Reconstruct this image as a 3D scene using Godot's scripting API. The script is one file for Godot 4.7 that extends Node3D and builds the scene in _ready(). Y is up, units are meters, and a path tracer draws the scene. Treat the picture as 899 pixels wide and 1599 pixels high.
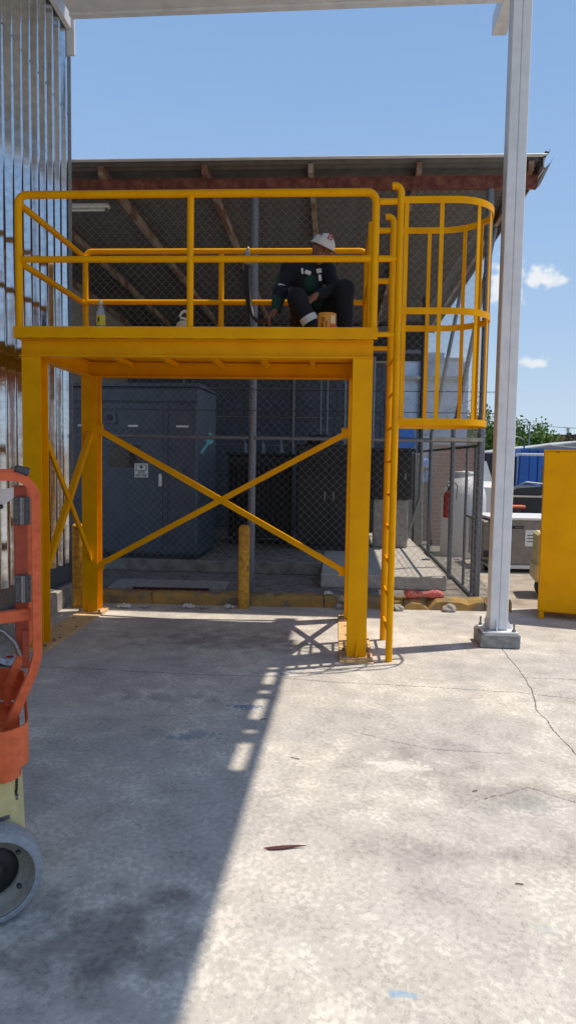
extends Node3D
# A yellow steel work platform in front of a fenced electrical shed, seen from under the canopy of a metal building.

class MB:
	var v := PackedVector3Array()
	var n := PackedVector3Array()
	var c := PackedColorArray()
	var uv := PackedVector2Array()
	var col := Color(1, 1, 1)
	var use_col := false
	func tri3(a: Vector3, b: Vector3, d: Vector3, na: Vector3, nb: Vector3, nd: Vector3) -> void:
		if (b - a).cross(d - a).dot(na + nb + nd) > 0.0:
			v.append_array([a, d, b]); n.append_array([na, nd, nb])
		else:
			v.append_array([a, b, d]); n.append_array([na, nb, nd])
		if use_col:
			c.append_array([col, col, col])
	func tri(a: Vector3, b: Vector3, d: Vector3, nn: Vector3) -> void:
		tri3(a, b, d, nn, nn, nn)
	func quad(a: Vector3, b: Vector3, d: Vector3, e: Vector3, nn: Vector3) -> void:
		tri(a, b, d, nn); tri(a, d, e, nn)
	func quadn(a: Vector3, b: Vector3, d: Vector3, e: Vector3, na: Vector3, nb: Vector3, nd: Vector3, ne: Vector3) -> void:
		tri3(a, b, d, na, nb, nd); tri3(a, d, e, na, nd, ne)
	func face(pts: Array, out: Vector3) -> void:
		var nn: Vector3 = (pts[1] - pts[0]).cross(pts[2] - pts[0]).normalized()
		if nn.dot(out) < 0.0: nn = -nn
		for k in range(1, pts.size() - 1):
			tri(pts[0], pts[k], pts[k + 1], nn)
	func box(at: Vector3, size: Vector3, bas := Basis(), bev := 0.0) -> MB:
		var h := size * 0.5
		if bev <= 0.0:
			for ax in 3:
				for s in [-1.0, 1.0]:
					var p := []
					for k in [[-1.0, -1.0], [1.0, -1.0], [1.0, 1.0], [-1.0, 1.0]]:
						var q := Vector3.ZERO
						q[ax] = s * h[ax]; q[(ax + 1) % 3] = k[0] * h[(ax + 1) % 3]; q[(ax + 2) % 3] = k[1] * h[(ax + 2) % 3]
						p.append(at + bas * q)
					var o := Vector3.ZERO
					o[ax] = s
					face(p, bas * o)
			return self
		var b: float = min(bev, min(h.x, min(h.y, h.z)) * 0.9)
		var pt := func(s: Vector3, ax: int) -> Vector3:
			var q := Vector3(s.x * (h.x - b), s.y * (h.y - b), s.z * (h.z - b))
			q[ax] = s[ax] * h[ax]
			return at + bas * q
		for ax in 3:
			var a1 := (ax + 1) % 3
			var a2 := (ax + 2) % 3
			for s in [-1.0, 1.0]:
				var p := []
				for k in [[-1.0, -1.0], [1.0, -1.0], [1.0, 1.0], [-1.0, 1.0]]:
					var sv := Vector3.ZERO
					sv[ax] = s; sv[a1] = k[0]; sv[a2] = k[1]
					p.append(pt.call(sv, ax))
				var o := Vector3.ZERO
				o[ax] = s
				face(p, bas * o)
			for s1 in [-1.0, 1.0]:
				for s2 in [-1.0, 1.0]:
					var lo := Vector3.ZERO
					lo[a1] = s1; lo[a2] = s2
					var hi := lo
					lo[ax] = -1.0; hi[ax] = 1.0
					var o := Vector3.ZERO
					o[a1] = s1; o[a2] = s2
					face([pt.call(lo, a1), pt.call(hi, a1), pt.call(hi, a2), pt.call(lo, a2)], bas * o)
		for sx in [-1.0, 1.0]:
			for sy in [-1.0, 1.0]:
				for sz in [-1.0, 1.0]:
					var s := Vector3(sx, sy, sz)
					face([pt.call(s, 0), pt.call(s, 1), pt.call(s, 2)], bas * s)
		return self
	func span(a: Vector3, b: Vector3, bev := 0.0) -> MB:
		return box((a + b) * 0.5, (b - a).abs(), Basis(), bev)
	func bar(a: Vector3, b: Vector3, w: float, d: float, upv := Vector3.UP, bev := 0.0) -> MB:
		var z := (b - a).normalized()
		var x := upv.cross(z)
		if x.length() < 0.01: x = Vector3.RIGHT.cross(z)
		x = x.normalized()
		return box((a + b) * 0.5, Vector3(w, d, a.distance_to(b)), Basis(x, z.cross(x), z), bev)
	func tube(path: Array, r: float, sides := 10, caps := true, r_end := -1.0) -> MB:
		var m := path.size()
		var rings := []
		var norms := []
		var t0: Vector3 = (path[1] - path[0]).normalized()
		var u := t0.cross(Vector3.UP)
		if u.length() < 0.1: u = t0.cross(Vector3.RIGHT)
		u = u.normalized()
		for k in m:
			var t: Vector3
			if k == 0: t = t0
			elif k == m - 1: t = (path[k] - path[k - 1]).normalized()
			else: t = ((path[k] - path[k - 1]).normalized() + (path[k + 1] - path[k]).normalized()).normalized()
			u = (u - t * u.dot(t)).normalized()
			var w := t.cross(u)
			var rr := r if r_end < 0.0 else lerpf(r, r_end, float(k) / (m - 1))
			var ring := []
			var nr := []
			for s in sides:
				var a := TAU * s / sides
				var d := u * cos(a) + w * sin(a)
				ring.append(path[k] + d * rr); nr.append(d)
			rings.append(ring); norms.append(nr)
		for k in m - 1:
			for s in sides:
				var e := (s + 1) % sides
				quadn(rings[k][s], rings[k][e], rings[k + 1][e], rings[k + 1][s], norms[k][s], norms[k][e], norms[k + 1][e], norms[k + 1][s])
		if caps:
			face(rings[0], -t0)
			face(rings[m - 1], (path[m - 1] - path[m - 2]).normalized())
		return self
	func rod(a: Vector3, b: Vector3, r: float, sides := 10) -> MB:
		return tube([a, b], r, sides)
	func sweep(path: Array, w: float, d: float, side := Vector3.UP) -> MB:
		# a flat bar swept along a path: w along "side", d across it
		var m := path.size()
		var rings := []
		for k in m:
			var t: Vector3
			if k == 0: t = (path[1] - path[0]).normalized()
			elif k == m - 1: t = (path[k] - path[k - 1]).normalized()
			else: t = ((path[k] - path[k - 1]).normalized() + (path[k + 1] - path[k]).normalized()).normalized()
			var o := t.cross(side).normalized() * d * 0.5
			var s := side.normalized() * w * 0.5
			rings.append([path[k] + o + s, path[k] - o + s, path[k] - o - s, path[k] + o - s])
		for k in m - 1:
			var mid: Vector3 = (path[k] + path[k + 1]) * 0.5
			for s in 4:
				var e := (s + 1) % 4
				face([rings[k][s], rings[k][e], rings[k + 1][e], rings[k + 1][s]], (rings[k][s] + rings[k][e] + rings[k + 1][s] + rings[k + 1][e]) * 0.25 - mid)
		face(rings[0], path[0] - path[1])
		face(rings[m - 1], path[m - 1] - path[m - 2])
		return self
	func extrude(poly: PackedVector2Array, xf: Transform3D, length: float) -> MB:
		# polygon in xy, along +z of xf
		var m := poly.size()
		var area := 0.0
		for k in m:
			area += poly[k].cross(poly[(k + 1) % m])
		for k in m:
			var a := poly[k]
			var b := poly[(k + 1) % m]
			var e := (b - a) * (1.0 if area > 0.0 else -1.0)
			var o := xf.basis * Vector3(e.y, -e.x, 0).normalized()
			quad(xf * Vector3(a.x, a.y, 0), xf * Vector3(b.x, b.y, 0), xf * Vector3(b.x, b.y, length), xf * Vector3(a.x, a.y, length), o.normalized())
		var ix := Geometry2D.triangulate_polygon(poly)
		var zn := xf.basis.z.normalized()
		for k in range(0, ix.size(), 3):
			var p := [poly[ix[k]], poly[ix[k + 1]], poly[ix[k + 2]]]
			tri(xf * Vector3(p[0].x, p[0].y, 0), xf * Vector3(p[1].x, p[1].y, 0), xf * Vector3(p[2].x, p[2].y, 0), -zn)
			tri(xf * Vector3(p[0].x, p[0].y, length), xf * Vector3(p[1].x, p[1].y, length), xf * Vector3(p[2].x, p[2].y, length), zn)
		return self
	func lathe(prof: Array, xf := Transform3D(), sides := 20) -> MB:
		# prof: Vector2(radius, height) from bottom to top, round y of xf
		var m := prof.size()
		var nr := []
		for k in m:
			var a: Vector2 = prof[max(k - 1, 0)]
			var b: Vector2 = prof[min(k + 1, m - 1)]
			nr.append(Vector2(b.y - a.y, a.x - b.x).normalized())
		for k in m - 1:
			var p: Vector2 = prof[k]
			var q: Vector2 = prof[k + 1]
			for s in sides:
				var a := TAU * s / sides
				var b := TAU * (s + 1) / sides
				var da := Vector3(cos(a), 0, sin(a))
				var db := Vector3(cos(b), 0, sin(b))
				var up := Vector3.UP
				quadn(xf * (da * p.x + up * p.y), xf * (db * p.x + up * p.y), xf * (db * q.x + up * q.y), xf * (da * q.x + up * q.y),
					xf.basis * (da * nr[k].x + up * nr[k].y), xf.basis * (db * nr[k].x + up * nr[k].y), xf.basis * (db * nr[k + 1].x + up * nr[k + 1].y), xf.basis * (da * nr[k + 1].x + up * nr[k + 1].y))
		return self
	func sheet(prof: PackedVector2Array, th: float, xf: Transform3D, length: float, smooth := false) -> MB:
		# a profiled sheet: (along x, height y) swept along z of xf
		var m := prof.size()
		var nr := []
		for k in m:
			var t := (prof[min(k + 1, m - 1)] - prof[max(k - 1, 0)]).normalized()
			nr.append(xf.basis * Vector3(-t.y, t.x, 0))
		for k in m - 1:
			var a := prof[k]
			var b := prof[k + 1]
			var t := (b - a).normalized()
			var fl := xf.basis * Vector3(-t.y, t.x, 0)
			var na: Vector3 = nr[k] if smooth else fl
			var nb: Vector3 = nr[k + 1] if smooth else fl
			var p := [xf * Vector3(a.x, a.y, 0), xf * Vector3(b.x, b.y, 0), xf * Vector3(b.x, b.y, length), xf * Vector3(a.x, a.y, length)]
			quadn(p[0], p[1], p[2], p[3], na, nb, nb, na)
			var d := xf.basis.y * th
			quadn(p[0] - d, p[1] - d, p[2] - d, p[3] - d, -na, -nb, -nb, -na)
			quad(p[0], p[1], p[1] - d, p[0] - d, -xf.basis.z)
			quad(p[2], p[3], p[3] - d, p[2] - d, xf.basis.z)
		return self
	func mesh() -> ArrayMesh:
		var a := []
		a.resize(Mesh.ARRAY_MAX)
		a[Mesh.ARRAY_VERTEX] = v
		a[Mesh.ARRAY_NORMAL] = n
		if use_col: a[Mesh.ARRAY_COLOR] = c
		if uv.size() == v.size() and uv.size() > 0: a[Mesh.ARRAY_TEX_UV] = uv
		var m := ArrayMesh.new()
		m.add_surface_from_arrays(Mesh.PRIMITIVE_TRIANGLES, a)
		return m

class Field:
	# a distance field on a grid, joined with a smooth minimum and meshed as surface nets
	var o: Vector3
	var cell: float
	var nx: int
	var ny: int
	var nz: int
	var d := PackedFloat32Array()
	func _init(lo: Vector3, hi: Vector3, cs: float) -> void:
		o = lo; cell = cs
		nx = int(ceil((hi.x - lo.x) / cs)) + 1
		ny = int(ceil((hi.y - lo.y) / cs)) + 1
		nz = int(ceil((hi.z - lo.z) / cs)) + 1
		d.resize(nx * ny * nz)
		d.fill(1.0)
	func put(i: int, e: float, k: float) -> void:
		var q := d[i]
		var h := maxf(k - absf(q - e), 0.0) / k
		d[i] = minf(q, e) - h * h * k * 0.25
	func capsule(a: Vector3, b: Vector3, ra: float, rb: float, k := 0.03) -> void:
		var m := maxf(ra, rb) + k + cell * 2.0
		var lo := ((a.min(b) - Vector3.ONE * m - o) / cell).floor()
		var hi := ((a.max(b) + Vector3.ONE * m - o) / cell).ceil()
		var ab := b - a
		var l2 := maxf(ab.length_squared(), 1e-9)
		for z in range(maxi(0, int(lo.z)), mini(nz, int(hi.z) + 1)):
			for y in range(maxi(0, int(lo.y)), mini(ny, int(hi.y) + 1)):
				for x in range(maxi(0, int(lo.x)), mini(nx, int(hi.x) + 1)):
					var p := o + Vector3(x, y, z) * cell
					var t := clampf((p - a).dot(ab) / l2, 0.0, 1.0)
					put(x + nx * (y + ny * z), p.distance_to(a + ab * t) - lerpf(ra, rb, t), k)
	func ellipsoid(c: Vector3, bas: Basis, r: Vector3, k := 0.03) -> void:
		var m := maxf(r.x, maxf(r.y, r.z)) + k + cell * 2.0
		var lo := ((c - Vector3.ONE * m - o) / cell).floor()
		var hi := ((c + Vector3.ONE * m - o) / cell).ceil()
		var inv := bas.transposed()
		var rm := minf(r.x, minf(r.y, r.z))
		for z in range(maxi(0, int(lo.z)), mini(nz, int(hi.z) + 1)):
			for y in range(maxi(0, int(lo.y)), mini(ny, int(hi.y) + 1)):
				for x in range(maxi(0, int(lo.x)), mini(nx, int(hi.x) + 1)):
					var q := inv * (o + Vector3(x, y, z) * cell - c)
					var l := (q / r).length()
					var g := (q / (r * r)).length()
					put(x + nx * (y + ny * z), l * (l - 1.0) / g if g > 1e-6 else -rm, k)
	func cut_plane(p: Vector3, nn: Vector3) -> void:
		for z in nz:
			for y in ny:
				for x in nx:
					var i := x + nx * (y + ny * z)
					d[i] = maxf(d[i], (o + Vector3(x, y, z) * cell - p).dot(nn))
	func into(mb: MB) -> void:
		var id := {}
		var off := [0, 1, nx, nx + 1, nx * ny, nx * ny + 1, nx * ny + nx, nx * ny + nx + 1]
		var pts := PackedVector3Array()
		var nrm := PackedVector3Array()
		var edges := [[0, 1], [2, 3], [4, 5], [6, 7], [0, 2], [1, 3], [4, 6], [5, 7], [0, 4], [1, 5], [2, 6], [3, 7]]
		var cp := []
		for k in 8: cp.append(Vector3(k & 1, (k >> 1) & 1, (k >> 2) & 1))
		for z in nz - 1:
			for y in ny - 1:
				for x in nx - 1:
					var i := x + nx * (y + ny * z)
					var mask := 0
					for k in 8:
						if d[i + off[k]] < 0.0: mask |= 1 << k
					if mask == 0 or mask == 255: continue
					var s := Vector3.ZERO
					var m := 0
					for e in edges:
						var p: float = d[i + off[e[0]]]
						var q: float = d[i + off[e[1]]]
						if (p < 0.0) != (q < 0.0):
							s += cp[e[0]].lerp(cp[e[1]], p / (p - q)); m += 1
					id[i] = pts.size()
					pts.append(o + (Vector3(x, y, z) + s / m) * cell)
					var g := Vector3.ZERO
					for k in 8:
						g += (cp[k] * 2.0 - Vector3.ONE) * d[i + off[k]]
					nrm.append(g.normalized())
		for i in id:
			var x: int = i % nx
			var y: int = (i / nx) % ny
			var z: int = i / (nx * ny)
			if x == 0 or y == 0 or z == 0: continue
			var here := d[i] < 0.0
			var js := [[1, nx, nx * ny], [nx, nx * ny, 1], [nx * ny, 1, nx]]
			for j in js:
				if (d[i + j[0]] < 0.0) == here: continue
				var a = id.get(i); var b = id.get(i - j[1]); var e = id.get(i - j[1] - j[2]); var f = id.get(i - j[2])
				if a == null or b == null or e == null or f == null: continue
				mb.quadn(pts[a], pts[b], pts[e], pts[f], nrm[a], nrm[b], nrm[e], nrm[f])

var M := {}
var names := {}

func numbered(called: String) -> String:
	var k: int = names.get(called, -1) + 1
	names[called] = k
	return called if k == 0 else "%s_%03d" % [called, k]

func thing(called: String, label: String, category: String, at := Vector3.ZERO, turn := 0.0, group := "") -> Node3D:
	var o := Node3D.new()
	o.name = numbered(called)
	add_child(o)
	o.position = at
	o.rotation.y = turn
	tag(o, label, category, group)
	return o

func tag(o: Node, label: String, category: String, group := "") -> void:
	o.set_meta("label", label)
	o.set_meta("category", category)
	if group: o.set_meta("group", group)

func part(called: String, mb: MB, m: Material, parent: Node) -> MeshInstance3D:
	var o := MeshInstance3D.new()
	o.name = called if parent != self else numbered(called)
	o.mesh = mb.mesh()
	o.material_override = m
	parent.add_child(o, true)
	return o

func copy_part(src: MeshInstance3D, xf: Transform3D, parent: Node, m: Material = null) -> MeshInstance3D:
	var o := MeshInstance3D.new()
	o.name = String(src.name).rstrip("0123456789_")
	o.mesh = src.mesh
	o.material_override = m if m else src.material_override
	parent.add_child(o, true)
	o.transform = xf
	return o

func setting(called: String, mb: MB, m: Material) -> MeshInstance3D:
	var o := part(called, mb, m, self)
	o.set_meta("kind", "structure")
	return o

func noise_tex(stops: Array, freq: float, seed_: int, octaves := 4, size := 512, type := FastNoiseLite.TYPE_SIMPLEX_SMOOTH) -> NoiseTexture2D:
	var f := FastNoiseLite.new()
	f.noise_type = type
	f.seed = seed_
	f.frequency = freq
	f.fractal_octaves = octaves
	var t := NoiseTexture2D.new()
	t.width = size; t.height = size
	t.seamless = true
	t.noise = f
	var g := Gradient.new()
	var offs := PackedFloat32Array()
	var cols := PackedColorArray()
	for s in stops:
		offs.append(s[0]); cols.append(s[1])
	g.offsets = offs
	g.colors = cols
	t.color_ramp = g
	return t

func bump_tex(freq: float, seed_: int, strength := 4.0) -> NoiseTexture2D:
	var f := FastNoiseLite.new()
	f.seed = seed_
	f.frequency = freq
	f.fractal_octaves = 4
	var t := NoiseTexture2D.new()
	t.width = 512; t.height = 512
	t.seamless = true
	t.as_normal_map = true
	t.bump_strength = strength
	t.noise = f
	return t

func mat(stops, rough: float, metal := 0.0, per_metre := 0.5, freq := 0.01, seed_ := 1, bump := 0.0) -> StandardMaterial3D:
	var m := StandardMaterial3D.new()
	m.roughness = rough
	m.metallic = metal
	if stops is Color:
		m.albedo_color = stops
	else:
		m.albedo_texture = noise_tex(stops, freq, seed_)
		m.uv1_triplanar = true
		m.uv1_world_triplanar = true
		m.uv1_scale = Vector3.ONE * per_metre
	if bump > 0.0:
		m.normal_enabled = true
		m.normal_texture = bump_tex(0.03, seed_ + 7)
		m.normal_scale = bump
		m.uv1_triplanar = true
		m.uv1_world_triplanar = true
		m.uv1_scale = Vector3.ONE * per_metre
	return m

func sc(r: int, g: int, b: int) -> Color:
	return Color8(r, g, b)

func arc(c: Vector3, a: Vector3, b: Vector3, r: float, from: float, to: float, steps: int) -> Array:
	var out := []
	for k in steps + 1:
		var t := lerpf(from, to, float(k) / steps)
		out.append(c + a * cos(t) * r + b * sin(t) * r)
	return out

const SUN := Vector3(-0.345, -1.0, 0.108)   # the way the sunlight travels

func _ready() -> void:
	make_world()
	make_materials()
	make_ground()
	make_shed()
	make_left_wall()
	make_steel_frame()
	make_platform()
	make_fences()
	make_shed_contents()
	make_yard_right()
	make_far()
	make_person()
	make_deck_items()
	make_lift()
	make_small_things()

func make_world() -> void:
	var cam := Camera3D.new()
	cam.name = "camera"
	cam.keep_aspect = Camera3D.KEEP_HEIGHT
	cam.fov = 72.32
	cam.near = 0.05
	cam.far = 2000.0
	cam.position = Vector3(0, 1.6, 0)
	cam.rotation = Vector3(-0.0756, 0, 0.0159)
	add_child(cam)
	cam.make_current()
	var sun := DirectionalLight3D.new()
	sun.name = "sun"
	sun.light_energy = 0.92
	sun.light_color = Color(1.0, 0.95, 0.88)
	sun.light_angular_distance = 0.53
	sun.shadow_enabled = true
	add_child(sun)
	sun.look_at_from_position(Vector3(0, 20, 0), Vector3(0, 20, 0) + SUN.normalized(), Vector3.FORWARD)
	var env := Environment.new()
	env.background_mode = Environment.BG_SKY
	env.tonemap_mode = Environment.TONE_MAPPER_LINEAR
	env.tonemap_exposure = 1.42
	env.sdfgi_enabled = true
	env.ssao_enabled = true
	env.ssil_enabled = true
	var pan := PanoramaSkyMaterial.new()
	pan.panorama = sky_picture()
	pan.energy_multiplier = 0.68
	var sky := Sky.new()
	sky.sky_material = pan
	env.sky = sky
	var we := WorldEnvironment.new()
	we.environment = env
	add_child(we)

func sky_picture() -> ImageTexture:
	var w := 4096
	var h := 2048
	var im := Image.create_empty(w, h, false, Image.FORMAT_RGB8)
	# elevation in degrees and the sky's colour there, held bright overhead to lift the shade
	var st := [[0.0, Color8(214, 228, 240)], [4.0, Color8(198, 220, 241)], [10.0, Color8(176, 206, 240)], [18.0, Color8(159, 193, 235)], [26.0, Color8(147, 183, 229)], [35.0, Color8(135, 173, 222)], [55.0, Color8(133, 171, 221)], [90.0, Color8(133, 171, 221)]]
	for y in h:
		var el := 90.0 - 180.0 * (y + 0.5) / h
		var c := Color8(150, 143, 132)
		if el >= 0.0:
			for k in st.size() - 1:
				if el >= st[k][0] and el <= st[k + 1][0]:
					c = (st[k][1] as Color).lerp(st[k + 1][1], (el - st[k][0]) / (st[k + 1][0] - st[k][0]))
		im.fill_rect(Rect2i(0, y, w, 1), c)
	var f := FastNoiseLite.new()
	f.seed = 11
	f.frequency = 0.035
	f.fractal_octaves = 5
	# azimuth (right of straight ahead), elevation, half width, half height, strength
	for cl in [[16.6, 13.3, 1.5, 1.9, 1.0], [18.9, 13.75, 1.5, 0.95, 1.0], [20.0, 13.4, 0.9, 0.55, 0.8], [18.9, 7.6, 1.1, 0.5, 0.85], [21.5, 1.7, 2.0, 0.5, 0.5], [62.0, 16.0, 4.0, 1.2, 0.7], [-70.0, 11.0, 5.0, 1.0, 0.6], [150.0, 14.0, 5.0, 1.5, 0.6]]:
		var cx: float = fposmod(cl[0] / 360.0, 1.0) * w
		var cy: float = (90.0 - cl[1]) / 180.0 * h
		var rx: float = cl[2] / 360.0 * w * 1.5
		var ry: float = cl[3] / 180.0 * h * 1.5
		for y in range(int(cy - ry), int(cy + ry)):
			for x in range(int(cx - rx), int(cx + rx)):
				var dx := (x - cx) / rx
				var dy := (y - cy) / ry
				var base := -0.35 if dy > 0.25 else 0.0
				var e := 1.0 - sqrt(dx * dx + dy * dy) + f.get_noise_2d(x * 2.0, y * 2.6) * 0.55 + base * (dy - 0.25) * 2.0
				var a := smoothstep(0.22, 0.75, e) * float(cl[4])
				if a > 0.0:
					im.set_pixel(x, y, im.get_pixel(x, y).lerp(Color8(249, 250, 252), a * 0.9))
	return ImageTexture.create_from_image(im)

func make_materials() -> void:
	M.yellow = mat([[0.0, sc(230, 156, 0)], [0.45, sc(240, 166, 0)], [1.0, sc(246, 176, 0)]], 0.42, 0.0, 0.45, 0.012, 3)
	M.yellow.metallic_specular = 0.22
	M.yellow_dusty = mat([[0.0, sc(202, 164, 112)], [0.5, sc(220, 184, 132)], [1.0, sc(228, 196, 150)]], 0.7, 0.0, 1.2, 0.02, 5)
	M.yellow_old = mat([[0.0, sc(110, 96, 70)], [0.3, sc(176, 134, 48)], [0.55, sc(206, 152, 42)], [1.0, sc(218, 170, 70)]], 0.65, 0.0, 1.6, 0.02, 9, 0.3)
	M.yellow_kerb = mat([[0.0, sc(106, 100, 90)], [0.36, sc(134, 122, 100)], [0.5, sc(168, 136, 78)], [1.0, sc(196, 154, 78)]], 0.9, 0.0, 0.37, 0.014, 13, 0.6)
	M.white = mat([[0.0, sc(208, 210, 212)], [0.5, sc(223, 225, 227)], [1.0, sc(230, 232, 233)]], 0.42, 0.0, 0.8, 0.01, 17)
	M.galv = mat([[0.0, sc(176, 180, 184)], [0.5, sc(204, 207, 210)], [1.0, sc(224, 226, 228)]], 0.11, 1.0, 1.3, 0.02, 19, 0.05)
	M.galv_dull = mat([[0.0, sc(120, 122, 124)], [0.5, sc(146, 148, 150)], [1.0, sc(166, 168, 170)]], 0.45, 0.8, 2.0, 0.03, 23)
	M.pipe = mat([[0.0, sc(92, 96, 104)], [0.5, sc(122, 128, 138)], [1.0, sc(146, 150, 158)]], 0.5, 0.5, 2.2, 0.03, 29)
	M.dark_pipe = mat([[0.0, sc(52, 50, 50)], [0.5, sc(74, 74, 78)], [1.0, sc(98, 92, 88)]], 0.6, 0.3, 2.2, 0.03, 31)
	M.wire = mat(sc(158, 158, 155), 0.55, 0.2)
	M.rust = mat([[0.0, sc(78, 40, 33)], [0.4, sc(104, 56, 45)], [0.7, sc(122, 72, 58)], [1.0, sc(132, 96, 82)]], 0.85, 0.0, 1.1, 0.015, 37, 0.3)
	M.rafter = mat([[0.0, sc(112, 66, 48)], [0.36, sc(130, 96, 76)], [0.52, sc(150, 134, 118)], [1.0, sc(168, 156, 142)]], 0.8, 0.0, 0.3, 0.012, 41, 0.3)
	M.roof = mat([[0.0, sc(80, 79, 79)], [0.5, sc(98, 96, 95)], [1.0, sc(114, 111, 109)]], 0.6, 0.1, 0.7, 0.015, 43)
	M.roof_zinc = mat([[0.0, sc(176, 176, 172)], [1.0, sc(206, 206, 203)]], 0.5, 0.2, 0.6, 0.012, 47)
	M.floor = mat([[0.0, sc(104, 99, 93)], [0.5, sc(134, 128, 120)], [1.0, sc(158, 152, 143)]], 0.92, 0.0, 0.6, 0.015, 53, 0.5)
	M.concrete = mat([[0.0, sc(138, 134, 127)], [0.5, sc(170, 165, 157)], [1.0, sc(194, 189, 180)]], 0.92, 0.0, 0.9, 0.02, 59, 0.6)
	M.concrete_pale = mat([[0.0, sc(170, 164, 154)], [0.5, sc(196, 190, 180)], [1.0, sc(212, 207, 197)]], 0.92, 0.0, 0.9, 0.02, 60, 0.6)
	M.concrete_grey = mat([[0.0, sc(112, 113, 114)], [0.6, sc(140, 141, 141)], [1.0, sc(158, 158, 156)]], 0.85, 0.0, 1.4, 0.02, 61, 0.4)
	M.dirt = mat([[0.0, sc(142, 132, 118)], [0.45, sc(166, 156, 141)], [1.0, sc(184, 174, 160)]], 0.95, 0.0, 0.25, 0.02, 67, 0.5)
	M.switchgear = mat([[0.0, sc(62, 71, 84)], [0.5, sc(70, 80, 94)], [1.0, sc(77, 87, 101)]], 0.45, 0.1, 0.8, 0.01, 71)
	M.wall_blue = mat([[0.0, sc(74, 83, 97)], [0.5, sc(90, 100, 116)], [1.0, sc(102, 112, 128)]], 0.85, 0.0, 0.8, 0.014, 73, 0.3)
	M.pale_blue = mat([[0.0, sc(168, 182, 200)], [0.5, sc(190, 203, 218)], [1.0, sc(206, 214, 222)]], 0.85, 0.0, 0.4, 0.014, 77, 0.3)
	M.black = mat([[0.0, sc(24, 24, 26)], [1.0, sc(44, 44, 46)]], 0.55, 0.0, 1.5, 0.02, 79)
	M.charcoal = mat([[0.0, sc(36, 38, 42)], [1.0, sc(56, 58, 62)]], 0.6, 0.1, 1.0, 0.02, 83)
	M.orange = mat([[0.0, sc(176, 72, 34)], [0.4, sc(214, 92, 44)], [1.0, sc(226, 108, 58)]], 0.5, 0.0, 2.0, 0.02, 89, 0.1)
	M.orange_dark = mat([[0.0, sc(150, 62, 38)], [1.0, sc(186, 80, 46)]], 0.55, 0.0, 2.0, 0.02, 97)
	M.cream = mat([[0.0, sc(196, 180, 120)], [0.5, sc(214, 200, 142)], [1.0, sc(222, 210, 160)]], 0.5, 0.0, 1.5, 0.02, 101)
	M.steel = mat([[0.0, sc(110, 112, 116)], [1.0, sc(156, 158, 160)]], 0.4, 0.8, 3.0, 0.03, 103)
	M.hinge = mat([[0.0, sc(70, 74, 74)], [1.0, sc(112, 116, 116)]], 0.5, 0.4, 4.0, 0.03, 107)
	M.tyre = mat([[0.0, sc(128, 132, 140)], [0.6, sc(158, 160, 166)], [1.0, sc(176, 176, 178)]], 0.85, 0.0, 3.0, 0.03, 109, 0.3)
	M.rim = mat([[0.0, sc(122, 118, 108)], [1.0, sc(160, 156, 144)]], 0.5, 0.2, 3.0, 0.03, 113)
	M.cab_grey = mat([[0.0, sc(126, 116, 108)], [1.0, sc(146, 136, 127)]], 0.55, 0.0, 1.2, 0.012, 127)
	M.brick = mat([[0.0, sc(118, 66, 52)], [0.5, sc(150, 86, 68)], [1.0, sc(176, 116, 94)]], 0.9, 0.0, 2.0, 0.02, 131, 0.5)
	M.mortar = mat([[0.0, sc(150, 142, 132)], [1.0, sc(176, 168, 158)]], 0.95, 0.0, 2.0, 0.02, 137)
	M.red = mat([[0.0, sc(150, 20, 24)], [1.0, sc(184, 34, 36)]], 0.35, 0.0, 2.0, 0.02, 139)
	M.blue = mat([[0.0, sc(30, 84, 160)], [1.0, sc(58, 120, 196)]], 0.5, 0.0, 1.5, 0.02, 149)
	M.tarp = mat([[0.0, sc(44, 104, 190)], [1.0, sc(90, 146, 220)]], 0.55, 0.0, 2.0, 0.03, 151, 0.4)
	M.far_red = mat([[0.0, sc(132, 48, 54)], [1.0, sc(158, 64, 66)]], 0.8, 0.0, 0.2, 0.02, 157)
	M.far_grey = mat([[0.0, sc(132, 134, 136)], [1.0, sc(158, 158, 158)]], 0.8, 0.0, 0.2, 0.02, 163)
	M.leaf = mat([[0.0, sc(56, 82, 30)], [0.5, sc(86, 116, 44)], [1.0, sc(118, 146, 62)]], 0.75, 0.0, 0.6, 0.03, 167)
	M.leaf.backlight_enabled = true
	M.leaf.backlight = sc(60, 84, 26)
	M.leaf_dark = mat([[0.0, sc(38, 58, 34)], [1.0, sc(62, 86, 48)]], 0.8, 0.0, 0.6, 0.03, 173)
	M.bark = mat([[0.0, sc(78, 62, 48)], [1.0, sc(106, 88, 70)]], 0.95, 0.0, 2.0, 0.03, 179)
	M.label_white = mat(sc(226, 226, 222), 0.5)
	M.ink = mat(sc(26, 26, 28), 0.6)
	M.glass_dark = mat(sc(22, 24, 28), 0.12)
	M.plastic = mat(sc(222, 222, 220), 0.45)

# ---- ground -------------------------------------------------------------------------------------------------

func noise_bytes(freq: float, seed_: int, oct: int, size := 1024, type := FastNoiseLite.TYPE_SIMPLEX_SMOOTH) -> PackedByteArray:
	var f := FastNoiseLite.new()
	f.noise_type = type
	f.seed = seed_
	f.frequency = freq
	f.fractal_octaves = oct
	var im := f.get_image(size, size)
	if size != 2048: im.resize(2048, 2048, Image.INTERPOLATE_CUBIC)
	im.convert(Image.FORMAT_L8)
	return im.get_data()

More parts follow.
